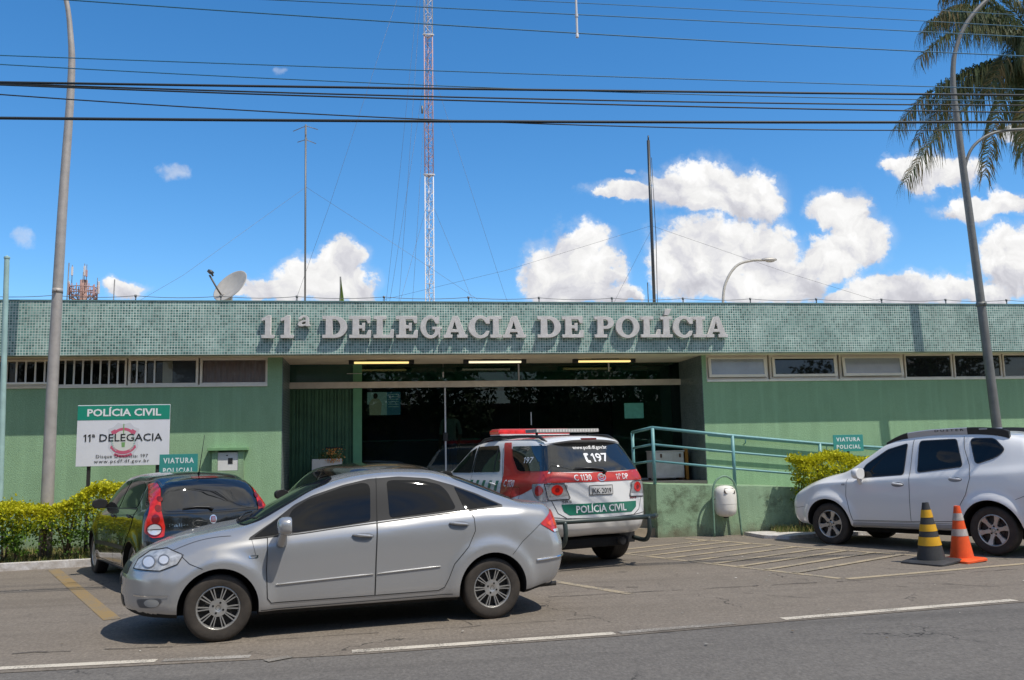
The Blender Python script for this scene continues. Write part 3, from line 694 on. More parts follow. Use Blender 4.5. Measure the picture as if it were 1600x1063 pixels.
# ramp
def rtop(x): return .99-.045*(x-5.2) if x < 8 else .864-.1*(x-8)
rm = bm_new(); prism(rm, [(5.2, 0), (16.6, 0), (16.6, .004), (8, rtop(8)), (5.2, .99)], 2.2, 3.598)
ramp = tag(obj('access_ramp', rm, GREEN_RAMP), 'weathered green walled access ramp sloping down beside the entrance', 'ramp')
TEAL = mat('teal_rail_paint', (.13, .30, .31), .45, var=.12, vscale=14)
rl = thing('ramp_railing', 'teal pipe railing with three rails along the front of the ramp', 'railing', (5.2, 2.28, .99))
def rpart(name, bm): return at(obj(name, bm, TEAL), rl)
for x in (5.205, 6.804, 8.60, 10.4, 12.2, 14.0):
    b_ = bm_new(); tube(b_, [(x, 2.28, rtop(x)), (x, 2.28, 2.054-.105*(x-5.2) if x < 9 else rtop(x)+.9)], .033, 10); rpart('post', b_)
b_ = bm_new(); tube(b_, [(5.13, 3.4, .99), (5.13, 3.4, 2.0)], .033, 10); rpart('post', b_)
for z0, z1, r in ((2.064, .97, .03), (1.745, .64, .022), (1.43, .3, .022)):
    e = [(5.19, 2.28, z0), (6.8, 2.28, z0-.183), (8.6, 2.28, z0-.372), (10.4, 2.28, rtop(10.4)+z1-.05), (14, 2.28, rtop(14)+z1-.05)]
    b_ = bm_new(); tube(b_, e, r, 8); rpart('rail', b_)
    b_ = bm_new(); tube(b_, [(5.2, 2.28, z0), (5.13, 3.4, z0-.06)], r, 8); rpart('rail', b_)
wr = thing('wall_handrail', 'teal pipe handrail fixed to the green wall above the ramp', 'handrail', (6.75, 3.5, 1.9))
b_ = bm_new(); tube(b_, [(6.78, 3.51, 1.925), (8.94, 3.51, 1.71), (10.4, 3.51, 1.565), (13, 3.51, 1.3)], .026, 8); at(obj('rail', b_, TEAL), wr)
b_ = bm_new(); tube(b_, [(6.78, 3.51, 1.60), (8.94, 3.51, 1.40), (13, 3.51, 1.0)], .02, 8); at(obj('rail', b_, TEAL), wr)
for x in (7.6, 9.4, 11.2, 12.6):
    z = 1.925-.099*(x-6.78); b_ = bm_new(); tube(b_, [(x, 3.51, z-.02), (x, 3.53, z-.1), (x, 3.598, z-.12)], .012, 6); at(obj('bracket', b_, TEAL), wr)
# ------------------------------------------------------------------ vehicles
def pchip(xs, ys):
    n = len(xs); h = [xs[i+1]-xs[i] for i in range(n-1)]; d = [(ys[i+1]-ys[i])/h[i] for i in range(n-1)]; mm_ = [0]*n
    for i in range(1, n-1):
        if d[i-1]*d[i] > 0:
            w1, w2 = 2*h[i]+h[i-1], h[i]+2*h[i-1]; mm_[i] = (w1+w2)/(w1/d[i-1]+w2/d[i])
    mm_[0], mm_[-1] = d[0], d[-1]
    def f(x):
        if x <= xs[0]: return ys[0]
        if x >= xs[-1]: return ys[-1]
        i = max(k for k in range(n-1) if xs[k] <= x); t = (x-xs[i])/h[i]
        return (2*t**3-3*t*t+1)*ys[i]+(t**3-2*t*t+t)*h[i]*mm_[i]+(-2*t**3+3*t*t)*ys[i+1]+(t**3-t*t)*h[i]*mm_[i+1]
    return f
class Car:
    """lofted body with projected panels; x forward, y left, z up, origin on the ground"""
    def __init__(s, name, label, x, y, deg, K, caps, flare, group=None, scale=1, pitch=0):
        s.root = thing(name, label, 'car', (x, y, 0), 0, group)
        a = math.radians(deg); s.root.rotation_euler = (0, pitch, math.atan2(math.sin(a), -math.cos(a))); s.root.scale = scale if isinstance(scale, tuple) else (scale,)*3
        K = sorted(K); xs = [k[0] for k in K]; F = [pchip(xs, [k[i] for k in K]) for i in range(1, 11)]
        s.caps = caps; xf, xr, r = caps['xf'], caps['xr'], caps.get('r', .10)
        def sec(x):
            zb, yr, zm, ym, zs, ys, zt, yt, ze, ye = [f(x) for f in F]; ztop = s.top(x)
            P = [(0, zb), (yr-.12, zb), (yr, zb+.055), (ym, zm), (ys, zs), (yt, zt), (ye, ze), (ye*.62, ze+(ztop-ze)*.74), (0, ztop)]
            out = []; n = len(P)
            for i in range(n-1):
                p1, p2 = P[i], P[i+1]
                p0 = P[i-1] if i else (-P[1][0], P[1][1]); p3 = P[i+2] if i+2 < n else (-P[n-2][0], P[n-2][1])
                l1 = math.dist(p1, p2); ta, tb = math.dist(p0, p1), math.dist(p2, p3)
                for k in range(8):
                    t = k/8; q = []
                    for c in (0, 1):
                        m1 = (p2[c]-p0[c])/(ta+l1+1e-9)*l1*.9; m2 = (p3[c]-p1[c])/(l1+tb+1e-9)*l1*.9
                        q.append((2*t**3-3*t*t+1)*p1[c]+(t**3-2*t*t+t)*m1+(-2*t**3+3*t*t)*p2[c]+(t**3-t*t)*m2)
                    out.append(tuple(q))
            out.append(P[-1]); return out
        kt = sorted(caps['top']); s.top = pchip([q[0] for q in kt], [q[1] for q in kt])
        st = []; nx = 110
        for k in range(7, 0, -1):
            ph = PI/2*k/7; st.append((xr+r-r*math.sin(ph), r*(1-math.cos(ph))))
        st += [(xr+r+(xf-xr-2*r)*k/nx, 0) for k in range(nx+1)]
        for k in range(1, 8):
            ph = PI/2*k/7; st.append((xf-r+r*math.sin(ph), r*(1-math.cos(ph))))
        rings = []
        for x, d in st:
            S_ = sec(x); zc = (S_[0][1]+S_[-1][1])/2; ymx = max(p[0] for p in S_); hz = (S_[-1][1]-S_[0][1])/2
            rings.append([(x, p[0]*(1-d/ymx), zc+(p[1]-zc)*(1-d/hz)) for p in S_])
        def shrink(ring, f): 
            zc = (ring[0][2]+ring[-1][2])/2; return [(p[0], p[1]*f, zc+(p[2]-zc)*f) for p in ring]
        rings = [shrink(rings[0], f) for f in (.12, .3, .48, .64, .78, .90)]+rings+[shrink(rings[-1], f) for f in (.90, .78, .64, .48, .3, .12)]
        s.zm = pchip(*zip(*caps['zmap'])) if 'zmap' in caps else None
        fp = pchip(*zip(*sorted(caps['fprof']))); rp = pchip(*zip(*sorted(caps['rprof'])))
        wf, wr_, yy = caps.get('wf', .9), caps.get('wr', .8), caps['ymax']
        def warp(p):
            x, y, z = p
            t = min(1, max(0, (x-(xf-wf))/wf)); t = t*t*(3-2*t); x2 = x-t*(caps['fplan']*(abs(y)/yy)**caps.get('fpow', 2.6)+fp(z))
            t = min(1, max(0, ((xr+wr_)-x)/wr_)); t = t*t*(3-2*t); x2 += t*(caps['rplan']*(abs(y)/yy)**caps.get('rpow', 3)+rp(z))
            if abs(y) > .5 and z < 1.2:
                for (wx, wz, ra, amp) in flare:
                    q = math.hypot(x2-wx, z-wz)
                    if z > .12: y += math.copysign(amp*math.exp(-((q-ra-.03)/(.075 if q > ra+.03 else .2))**2), y)
            if s.zm: z = s.zm(z)
            return Vector((x2, y, z))
        bm = bm_new(); V = []
        for ring in rings:
            n = len(ring); full = [bm.verts.new(warp(p)) for p in ring]; mir = [bm.verts.new(warp((p[0], -p[1], p[2]))) for p in ring[1:-1]]
            V.append(full+mir[::-1])
        n = len(V[0])
        for i in range(len(V)-1):
            for k in range(n):
                bm.faces.new((V[i][k], V[i][(k+1) % n], V[i+1][(k+1) % n], V[i+1][k]))
        bm.faces.new(V[0]); bm.faces.new(V[-1][::-1])
        bmesh.ops.recalc_face_normals(bm, faces=bm.faces[:]); bm.normal_update()
        bm.verts.ensure_lookup_table(); bm.faces.ensure_lookup_table()
        s.bvh = BVHTree.FromBMesh(bm)
        s.vn = [[v.normal.copy() for v in f.verts] for f in bm.faces]; s.vc = [[v.co.copy() for v in f.verts] for f in bm.faces]
        s.bm = bm
    def body(s, paint, arches, well, lower=None):
        """cut the wheel arches and link the body; lower = (z, material) for a plastic skirt"""
        o = obj('body', s.bm, [paint, well]+([lower[1]] if lower else []), s.root, True, 40)
        cut = bm_new()
        for (wx, wz, ra) in arches:
            for sgn in (1, -1):
                a = [(wx+ra*math.cos(2*PI*k/48), wz+ra*math.sin(2*PI*k/48)) for k in range(48)]
                if s.caps.get('sqarch'): a = [(wx+(p[0]-wx)*1.0, p[1]) for p in a]
                lo = [p for p in a if p[1] >= wz-.02]; outl = lo+[(wx-ra*1.0, -.1), (wx+ra*1.0, -.1)]
                prism(cut, outl, .50*sgn, 1.15*sgn)
        bmesh.ops.recalc_face_normals(cut, faces=cut.faces[:])
        c = obj('cutter', cut, well, s.root); md = o.modifiers.new('b', 'BOOLEAN'); md.object = c; md.solver = 'EXACT'; md.operation = 'DIFFERENCE'
        dg = bpy.context.evaluated_depsgraph_get(); me = bpy.data.meshes.new_from_object(o.evaluated_get(dg)); o.modifiers.clear()
        old = o.data; o.data = me; me.name = 'body'; bpy.data.objects.remove(c); bpy.data.meshes.remove(old)
        me.materials.clear(); me.materials.append(paint); me.materials.append(well)
        if lower: me.materials.append(lower[1])
        for p in me.polygons:
            p.use_smooth = True; p.material_index = 0; cx, cy, cz = p.center
            if lower and cz < lower[0]: p.material_index = 2
            if cz < .30 and p.normal.z < -.6: p.material_index = 1
            for (wx, wz, ra) in arches:
                q = math.hypot(cx-wx, cz-wz)
                if q < ra*.999 or (cz < wz and abs(cx-wx) < ra*1.002 and abs(cy) > .45): p.material_index = 1
        me.set_sharp_from_angle(angle=math.radians(42))
        s.bodyo = o; return o
    def hit(s, ax, u, v):
        if s.zm and ax != 'z': v = s.zm(v)
        if ax == 'y+': o, d = Vector((u, 3, v)), Vector((0, -1, 0))
        elif ax == 'y-': o, d = Vector((u, -3, v)), Vector((0, 1, 0))
        elif ax == 'x-': o, d = Vector((-5, u, v)), Vector((1, 0, 0))
        elif ax == 'x+': o, d = Vector((5, u, v)), Vector((-1, 0, 0))
        else: o, d = Vector((u, v, 4)), Vector((0, 0, -1))
        loc, nn, idx, _ = s.bvh.ray_cast(o, d)
        if loc is None:
            q = o+d*(3 if ax[0] == 'y' else 3); loc, nn, idx, _ = s.bvh.find_nearest(q)
        w = poly_3d_calc(s.vc[idx], loc); n = Vector()
        for a, b in zip(w, s.vn[idx]): n += b*a
        return loc, n.normalized()
    def patch(s, name, poly, ax, m, off=.004, res=.04, parent=None, geo=None, bulge=0):
        """skin a 2-D outline onto the body, with the body's own smooth normals"""
        bm = bm_new()
        if geo:
            bv = [bm.verts.new((v[0], v[1], 0)) for v in geo[0]]
            for f in geo[1]:
                try: bm.faces.new([bv[i] for i in f])
                except ValueError: pass
        else:
            bm.faces.new([bm.verts.new((p[0], p[1], 0)) for p in poly]); bmesh.ops.triangulate(bm, faces=bm.faces[:])
        us = [v.co.x for v in bm.verts]; vs = [v.co.y for v in bm.verts]
        for ax_, lo, hi in ((0, min(us), max(us)), (1, min(vs), max(vs))):
            k = math.floor(lo/res)+1
            while k*res < hi:
                co = Vector((k*res, 0, 0)) if ax_ == 0 else Vector((0, k*res, 0)); no = Vector((1, 0, 0)) if ax_ == 0 else Vector((0, 1, 0))
                bmesh.ops.bisect_plane(bm, geom=bm.verts[:]+bm.edges[:]+bm.faces[:], plane_co=co, plane_no=no); k += 1
        if not geo: bmesh.ops.triangulate(bm, faces=[f for f in bm.faces if len(f.verts) > 4])
        if not geo: bmesh.ops.remove_doubles(bm, verts=bm.verts[:], dist=.0025); bmesh.ops.dissolve_degenerate(bm, dist=.001, edges=bm.edges[:])
        norms = []
        bm.verts.index_update()
        for v in bm.verts:
            loc, n = s.hit(ax, v.co.x, v.co.y); v.co = loc+n*off; norms.append(n)
        bm.normal_update()
        for f in bm.faces:
            i = f.verts[0].index
            if f.normal.dot(norms[i]) < 0: f.normal_flip()
            f.smooth = True
        me = bpy.data.meshes.new(name); bm.to_mesh(me); bm.free(); me.materials.append(m)
        me.normals_split_custom_set_from_vertices(norms)
        return link(name, me, parent or s.root)
    def seam(s, pts, ax, m, w=.006, off=.0025, parent=None, name='panel_gap', closed=False):
        """thin line following the body"""
        bm = bm_new(); pts = [Vector(p) for p in pts]; P = []
        if closed: pts.append(pts[0])
        for i in range(len(pts)-1):
            n = max(1, int((pts[i+1]-pts[i]).length/.035)); P += [pts[i].lerp(pts[i+1], k/n) for k in range(n)]
        P.append(pts[-1]); L = []; norms = []
        for i, p in enumerate(P):
            d = (P[min(i+1, len(P)-1)]-P[max(i-1, 0)]).normalized(); q = Vector((-d.y, d.x))*w/2
            row = []
            for e in (p-q, p+q):
                loc, n = s.hit(ax, e.x, e.y); row.append(bm.verts.new(loc+n*off)); norms.append(n)
            L.append(row)
        for i in range(len(L)-1): bm.faces.new((L[i][0], L[i+1][0], L[i+1][1], L[i][1]))
        bm.normal_update(); bm.verts.index_update()
        for f in bm.faces:
            if f.normal.dot(norms[f.verts[0].index]) < 0: f.normal_flip()
            f.smooth = True
        me = bpy.data.meshes.new(name); bm.to_mesh(me); bm.free(); me.materials.append(m); me.normals_split_custom_set_from_vertices(norms)
        return link(name, me, parent or s.root)
    def door(s, name, pts, ax, paint, panel=None, w=.007):
        """a door skin a hair proud of the body, with its dark gap"""
        d = s.patch(name, panel or pts, ax, paint, .0034, .026); s.seam(pts, ax, GAPM, w, .0052, d, 'door_gap'); return d
    def text(s, name, txt, ax, u0, u1, v0, cap, m, bold=0, flip=False, off=.007, parent=None, mono=0):
        vs, fs = text2d(txt, u0, u1, v0, cap, bold, mono)
        if flip: vs = [(u0+u1-v[0], v[1]) for v in vs]
        return s.patch(name, None, ax, m, off, .12, parent, geo=(vs, fs))
def wheel_parts(R, W, rim, style, mats):
    """(carrier, tyre, rim) meshes; axis y, outer face at +y = W/2"""
    h = W/2
    ca = bm_new(); lathe(ca, [(.02, h*.2), (rim*.93, h*.18), (rim*.93, -h*.8), (.02, -h*.8)], 28, 'y'); lathe(ca, [(.0, h*.35), (rim*.62, h*.34), (rim*.62, h*.25)], 28, 'y')
    ty = bm_new()
    prof = [(rim*.985, h*.62), (rim*1.02, h*.93), (rim+(R-rim)*.35, h*1.0), (rim+(R-rim)*.62, h*1.0), (rim+(R-rim)*.8, h*.96), (R*.975, h*.84), (R*.994, h*.70), (R, h*.4), (R, -h*.4), (R*.994, -h*.7), (R*.975, -h*.84), (rim+(R-rim)*.6, -h), (rim, -h*.9), (rim*.96, -h*.5)]
    lathe(ty, prof, 56, 'y')
    for q in (-.38, -.13, .13, .38): lathe(ty, [(R+.0015, h*q-.004), (R+.0015, h*q+.004)], 56, 'y', mi=1)
    rb = bm_new()
    lathe(rb, [(rim*.90, h*.45), (rim*.93, h*.80), (rim*.97, h*.88), (rim*1.005, h*.86), (rim*1.01, h*.80), (rim*.98, h*.6)], 48, 'y')
    def spoke(a, r0, r1, w0, w1, y0, y1, t=.02):
        M_ = Matrix.Rotation(a, 4, 'Y'); v = []
        for r, w, y in ((r0, w0, y0), (r1, w1, y1)):
            v.append([rb.verts.new(M_ @ Vector(p)) for p in ((r, y-t, -w/2), (r, y-t, w/2), (r, y, w/2*.8), (r, y, -w/2*.8))])
        A, B = v
        for i in range(4): rb.faces.new((A[i], A[(i+1) % 4], B[(i+1) % 4], B[i]))
        rb.faces.new(A[::-1]); rb.faces.new(B)
    hub = .30*rim
    if style == 'twin':
        n = 10
        for k in range(n):
            a = 2*PI*k/n
            for q in (-1, 1): 
                spoke(a+q*.085, rim*.36, rim*.945, rim*.060, rim*.058, h*.74, h*.80)
        lathe(rb, [(0, h*.70), (rim*.12, h*.70), (rim*.15, h*.74), (rim*.26, h*.74), (rim*.40, h*.73), (rim*.42, h*.64)], 40, 'y')
        nut = 4
    elif style == 'six':
        for k in range(6):
            a = 2*PI*k/6+.2; spoke(a, rim*.2, rim*.62, rim*.34, rim*.26, h*.66, h*.72); spoke(a, rim*.60, rim*.95, rim*.27, rim*.46, h*.715, h*.82)
        lathe(rb, [(0, h*.72), (rim*.15, h*.72), (rim*.19, h*.66), (rim*.36, h*.64), (rim*.38, h*.5)], 40, 'y'); nut = 5
    else:
        lathe(rb, [(0, h*.86), (rim*.2, h*.86), (rim*.3, h*.78), (rim*.66, h*.80), (rim*.92, h*.84)], 40, 'y'); nut = 7
        for k in range(9): spoke(2*PI*k/9, rim*.3, rim*.9, rim*.1, rim*.16, h*.83, h*.87)
    bmesh.ops.recalc_face_normals(rb, faces=rb.faces[:])
    nb = bm_new()
    if style != 'cap':
        for k in range(nut):
            a = 2*PI*k/nut+.4; lathe(nb, [(0, h*.765), (rim*.052, h*.765), (rim*.055, h*.6)], 10, 'y', (rim*.25*math.cos(a), 0, rim*.25*math.sin(a)))
        lathe(nb, [(rim*.10, h*.765), (rim*.115, h*.755)], 20, 'y')
    out = []
    for nm, bm, m_ in (('wheel', ca, [mats[2]]), ('tyre', ty, [mats[0], mats[3]]), ('rim', rb, [mats[1]]), ('wheel_nuts', nb, [mats[3]])):
        me = bpy.data.meshes.new(nm); bm.normal_update(); bm.to_mesh(me); bm.free()
        for q in m_: me.materials.append(q)
        me.polygons.foreach_set('use_smooth', [True]*len(me.polygons)); me.set_sharp_from_angle(angle=math.radians(35)); out.append(me)
    return out
def put_wheels(car, spots, R, W, rim, style, mats):
    ms = wheel_parts(R, W, rim, style, mats)
    for (x, y, steer) in spots:
        w = link('wheel', ms[0], car.root, (x, y, R)); w.rotation_euler = (0, 0, (0 if y > 0 else PI)+steer)
        link('tyre', ms[1], w); link('rim', ms[2], w)
        if style != 'cap': link('wheel_nuts', ms[3], w)
TYRE = mat('tyre_rubber', (.036, .029, .023), .75, var=.35, vscale=10, bump=.2, bscale=60)
GROOVE = mat('black_recess', (.006, .006, .006), .7)
ALLOY = mat('alloy_wheel', (.50, .49, .47), .35, metal=.75, var=.08, vscale=8)
DISC = mat('brake_dark', (.035, .033, .031), .6, metal=.3)
WELL = mat('wheel_well', (.008, .008, .008), .9)
GAPM = mat('panel_gap', (.012, .012, .012), .8)
RUBBER = mat('black_trim', (.018, .018, .018), .45)
WSG = mat('dark_windscreen', (.008, .010, .016), .03, spec=.06); MATS['dark_windscreen'].node_tree.nodes['Principled BSDF'].inputs['IOR'].default_value = 1.14
TINT = mat('tinted_car_glass', (.006, .0065, .007), .015, spec=.42); RGLASS = mat('rear_car_glass', (.010, .011, .011), .015, spec=1.0, coat=.5, coatr=.01)
SILVER = mat('silver_paint', (.40, .40, .402), .27, metal=.5, coat=.6, var=.03, vscale=220, coatr=.04)
CHROME = mat('chrome', (.72, .72, .72), .12, metal=1)
REDL = mat('red_lamp', (.50, .020, .012), .12, coat=.6, var=.3, vscale=14)
REDD = mat('dark_red_lamp', (.16, .008, .008), .2, coat=.5)
LAMPG = mat('headlamp_reflector', (.66, .65, .63), .30, metal=.35, col2=(.26, .26, .26), vscale=16, coat=.5)
LAMPW = mat('clear_lamp', (.72, .72, .73), .1, metal=.4, coat=.8)
AMBER = mat('orange_lamp', (.62, .20, .04), .2, coat=.5)
def ellipsoid(bm, c, r, seg=20, rings=12, cut=None, boxy=0):
    M_ = Matrix.Translation(c) @ Matrix.Diagonal((*r, 1))
    res = bmesh.ops.create_uvsphere(bm, u_segments=seg, v_segments=rings, radius=1)
    for v in res['verts']:
        if cut: 
            k = cut[0]; v.co[k] = max(v.co[k], cut[1]) if cut[2] > 0 else min(v.co[k], cut[1])
        if boxy: v.co = Vector([math.copysign(abs(q)**boxy, q) for q in v.co])
        v.co = M_ @ v.co
def mirror(car, x, y, z, m, sgn=1, size=1, stalk=True):
    bm = bm_new()
    ellipsoid(bm, (x, (y+.10*size)*sgn, z+.06), (.085*size, .125*size, .082*size), 24, 14, (0, -.35, 1), .72)
    if stalk: tube(bm, [(x+.03, (y-.02)*sgn, z-.10), (x+.03, (y+.03)*sgn, z-.05), (x+.02, (y+.07)*sgn, z+.01)], [.05, .045, .035], 10)
    o = obj('door_mirror', bm, m, car.root, True, 50)
    g = bm_new(); ellipsoid(g, (x-.031*size, (y+.10*size)*sgn, z+.06), (.002, .105*size, .066*size), 18, 8, None, .72)
    obj('mirror_glass', g, TINT, o)
    return o
def handle(car, x, z, ax, m, par, L=.2, cup=True):
    sgn = 1 if ax == 'y+' else -1
    if cup: car.patch('handle_cup', [(x+L*.55*math.cos(k*PI/10), z-.002+.036*math.sin(k*PI/10)) for k in range(20)], ax, CUPM, .004, .05, par)
    loc, n = car.hit(ax, x, z); bm = bm_new()
    pts = []
    for k in range(9):
        t = k/8-.5; l, nn = car.hit(ax, x+t*L*.95, z+.008+t*.02); pts.append(l+nn*(.012+.016*(1-(2*t)**4)))
    tube(bm, pts, [.008]+[.0135]*7+[.008], 10)
    return obj('door_handle', bm, m, par, True)
CUPM = mat('shaded_cup_silver', (.22, .22, .225), .35, metal=.5)
WH = (TYRE, ALLOY, DISC, GROOVE)

# ---- silver saloon in front
K = [ # x, zb, yr, zm, ym, zs, ys, zt, yt, ze, ye
 (2.18, .24,.74,.50,.78,.62,.76,.665,.73,.71,.58), (2.0, .225,.78,.52,.82,.68,.79,.735,.76,.80,.60), (1.7,.21,.81,.58,.845,.76,.815,.815,.785,.895,.62),
 (1.35,.20,.83,.62,.86,.80,.84,.862,.80,.95,.645), (1.1,.20,.835,.62,.86,.81,.845,.885,.80,.985,.665), (.98,.20,.835,.62,.86,.815,.845,.893,.80,1.02,.69),
 (.68,.20,.835,.62,.86,.825,.845,.925,.805,1.165,.66), (.45,.20,.835,.62,.86,.845,.845,.945,.805,1.285,.63), (.2,.20,.835,.62,.86,.86,.845,.967,.803,1.36,.608),
 (0,.20,.835,.62,.86,.875,.845,.985,.80,1.40,.595), (-.3,.20,.835,.63,.86,.905,.845,1.01,.795,1.425,.588), (-.7,.20,.835,.64,.86,.93,.84,1.042,.79,1.405,.585),
 (-1.0,.20,.835,.65,.86,.95,.84,1.065,.785,1.33,.59), (-1.3,.21,.83,.66,.86,.965,.835,1.082,.775,1.225,.61), (-1.55,.22,.825,.66,.86,.98,.83,1.085,.765,1.15,.645),
 (-1.72,.22,.82,.66,.855,.985,.82,1.082,.755,1.115,.665), (-1.95,.24,.81,.66,.845,.985,.80,1.065,.745,1.10,.64), (-2.2,.28,.78,.66,.82,.97,.775,1.04,.72,1.08,.60)]
top = [(2.18,.735),(2.0,.825),(1.7,.92),(1.35,.975),(1.12,1.005),(1.02,1.03),(.85,1.12),(.6,1.25),(.35,1.37),(.15,1.435),(-.1,1.475),(-.4,1.494),(-.75,1.48),(-1.05,1.42),(-1.35,1.31),(-1.6,1.20),(-1.78,1.128),(-1.9,1.115),(-2.1,1.108),(-2.2,1.095)]
caps = dict(xf=2.17, xr=-2.21, r=.10, ymax=.86, fplan=.36, fpow=2.4, rplan=.19, rpow=3.2, wf=1.0, wr=.75, top=top,
 fprof=[(.2,.06),(.30,.015),(.45,0),(.56,0),(.62,.02),(.70,.05),(.80,.10),(1.0,.12)], rprof=[(.2,.16),(.35,.07),(.55,.01),(.68,0),(.80,.04),(.95,.09),(1.1,.13)])
car = Car('silver_car', 'silver four-door saloon with dark tinted windows parked nearest the road', -.300, -4.585, -10.4, K, caps, [(1.30, .31, .365, .035), (-1.30, .31, .365, .03)])
car.body(SILVER, [(1.30, .30, .352), (-1.30, .30, .352)], WELL)
put_wheels(car, [(1.30, .745, 0), (-1.30, .745, 0), (1.30, -.745, 0), (-1.30, -.745, 0)], .298, .20, .192, 'twin', WH)
CLIPZ = .0
fw_ = [(.70,1.035),(.645,1.135),(.50,1.225),(.15,1.335),(-.03,1.368),(-.09,1.355),(-.105,1.31),(-.085,1.01),(.15,.982),(.60,.938),(.665,.94)]
rw_ = [(-.275,1.375),(-.34,1.385),(-.62,1.375),(-.82,1.325),(-.885,1.255),(-.955,1.085),(-.275,1.026)]
for sd_ in ('y+', 'y-'):
    # black daylight opening, then the panes on it
    dlo = [(1.05,.895),(.80,1.055),(.62,1.185),(.45,1.265),(.15,1.355),(-.1,1.405),(-.4,1.42),(-.7,1.395),(-.95,1.32),(-1.2,1.225),(-1.46,1.10),(-1.1,1.068),(-.6,1.03),(-.2,.995),(.2,.962),(.6,.922)]
    tr_ = car.patch('window_surround', roundpoly(dlo, .03), sd_, mat('dark_window_trim', (.022, .022, .023), .6, spec=.25), .003, .04)
    w1 = car.patch('window', roundpoly(fw_, .03), sd_, TINT, .0065, .04)
    w2 = car.patch('window', roundpoly(rw_, .045), sd_, TINT, .0065, .04)
    car.patch('quarter_window', roundpoly([(1.0,.905),(.745,1.085),(.775,.925)], .02), sd_, TINT, .0065, .04)
    car.patch('quarter_window', roundpoly([(-.965,1.30),(-1.18,1.215),(-1.41,1.108),(-1.09,1.08),(-1.03,1.10)], .02), sd_, TINT, .0065, .04)
    fd = [(.875,.90),(.885,.60),(.875,.36),(.84,.315),(.1,.315),(-.115,.315),(-.125,.65),(-.145,1.0)]
    rd = [(-.15,1.0),(-.13,.65),(-.12,.315),(-.74,.318),(-.80,.345),(-.84,.42),(-.90,.56),(-1.05,.72),(-1.125,.87),(-1.12,.99),(-1.08,1.07)]
    d1 = car.door('front_door', fd, sd_, SILVER); d2 = car.door('rear_door', rd, sd_, SILVER)
    ff = [(.665,.935),(.60,1.20),(.3,1.335)]
    car.seam([(-.15,1.0),(-.16,1.2),(-.175,1.41)], sd_, GAPM, .007, off=.008)
    handle(car, .0, .868, sd_, SILVER, d1); handle(car, -.955, .935, sd_, SILVER, d2)
    for a, b in (((.80,.475),(-.10,.513)), ((-.14,.514),(-.76,.545))):
        loc = []
        for k in range(9):
            t = k/8; l, n = car.hit(sd_, a[0]+(b[0]-a[0])*t, a[1]+(b[1]-a[1])*t); loc.append(l+n*.004)
        bmm = bm_new(); tube(bmm, loc, [.004]+[.0105]*7+[.004], 8); mo = obj('door_molding', bmm, SILVER, d1 if a[0] > 0 else d2, True)
        bmm = bm_new(); tube(bmm, [p+Vector((0, .009 if sd_ == 'y+' else -.009, .003)) for p in loc], .0035, 6); sub('chrome_strip', bmm, CHROME, d1 if a[0] > 0 else d2, True)
    car.seam([(.93,.255),(.3,.262),(-.3,.268),(-.88,.275)], sd_, GAPM, .005, off=.003)
    car.seam([(1.44,.655),(1.55,.70),(1.66,.80)], sd_, GAPM, .006)
    car.seam([(-1.50,.62),(-1.62,.74),(-1.87,.93)], sd_, GAPM, .005)
    car.seam([(1.02,.90),(.98,.75)], sd_, GAPM, .003)
    bt = []
    for k in range(21):
        x_ = 1.04-2.48*k/20; l, n = car.hit(sd_, x_, pchip([-1.46,-1.1,-.6,-.2,.2,.6,1.05],[1.096,1.064,1.026,.991,.958,.918,.891])(x_)); bt.append(l+n*.004)
    bmm = bm_new(); tube(bmm, bt, .0065, 6); obj('belt_molding', bmm, RUBBER, car.root, True)
    hl = car.patch('headlight', roundpoly([(2.035,.655),(2.00,.73),(1.90,.795),(1.75,.825),(1.61,.775),(1.655,.70),(1.80,.65)], .03), sd_, LAMPG, .006, .02)
    for (u, v, r_) in ((1.90,.715,.055), (1.77,.735,.045)):
        car.patch('lamp_lens', [(u+r_*math.cos(a*PI/10), v+r_*.8*math.sin(a*PI/10)) for a in range(20)], sd_, LAMPW, .009, .03, hl); car.seam([(u+r_*math.cos(a*PI/10), v+r_*.8*math.sin(a*PI/10)) for a in range(20)], sd_, CUPM, .009, .011, hl, 'lamp_ring', True)
    car.seam([(2.035,.655),(2.00,.73),(1.90,.797),(1.75,.827),(1.605,.775),(1.655,.70),(1.80,.648)], sd_, GAPM, .007, off=.008, parent=hl, closed=True)
    tl = car.patch('taillight', roundpoly([(-1.83,.905),(-1.97,1.01),(-2.02,1.045),(-2.10,.93),(-2.13,.82),(-1.99,.808)], .02), sd_, REDL, .007, .02)
    car.patch('lamp_lens', roundpoly([(-1.97,.838),(-2.128,.85),(-2.13,.82),(-1.99,.81)], .005), sd_, LAMPW, .009, .02, tl)
    car.patch('lamp_lens', roundpoly([(-1.90,.905),(-2.02,.96),(-2.09,.93),(-2.10,.88),(-1.95,.87)], .02), sd_, mat('orange_red_lamp', (.62, .05, .015), .12, coat=.6, var=.4, vscale=22), .010, .02, tl)
    fg = car.patch('fog_light_recess', roundpoly([(2.00,.40),(1.80,.415),(1.77,.385),(1.83,.33),(1.97,.325)], .03), sd_, mat('fog_recess', (.10, .10, .105), .5), .004, .02)
    car.patch('fog_light', [(1.86+.065*math.cos(a*PI/10), .372+.036*math.sin(a*PI/10)) for a in range(20)], sd_, mat('fog_lens', (.34, .34, .33), .2, coat=.6), .008, .03, fg)
    car.seam([(1.72,.435),(1.85,.432),(2.02,.43)], sd_, CHROME, .012, .007, name='bumper_strip')
    bmm = bm_new(); pp = []
    for k in range(9):
        l, n = car.hit(sd_, -1.77-.40*k/8, .545+.03*k/8); pp.append(l+n*.006)
    tube(bmm, pp, .012, 8); obj('bumper_strip', bmm, CHROME, car.root, True)
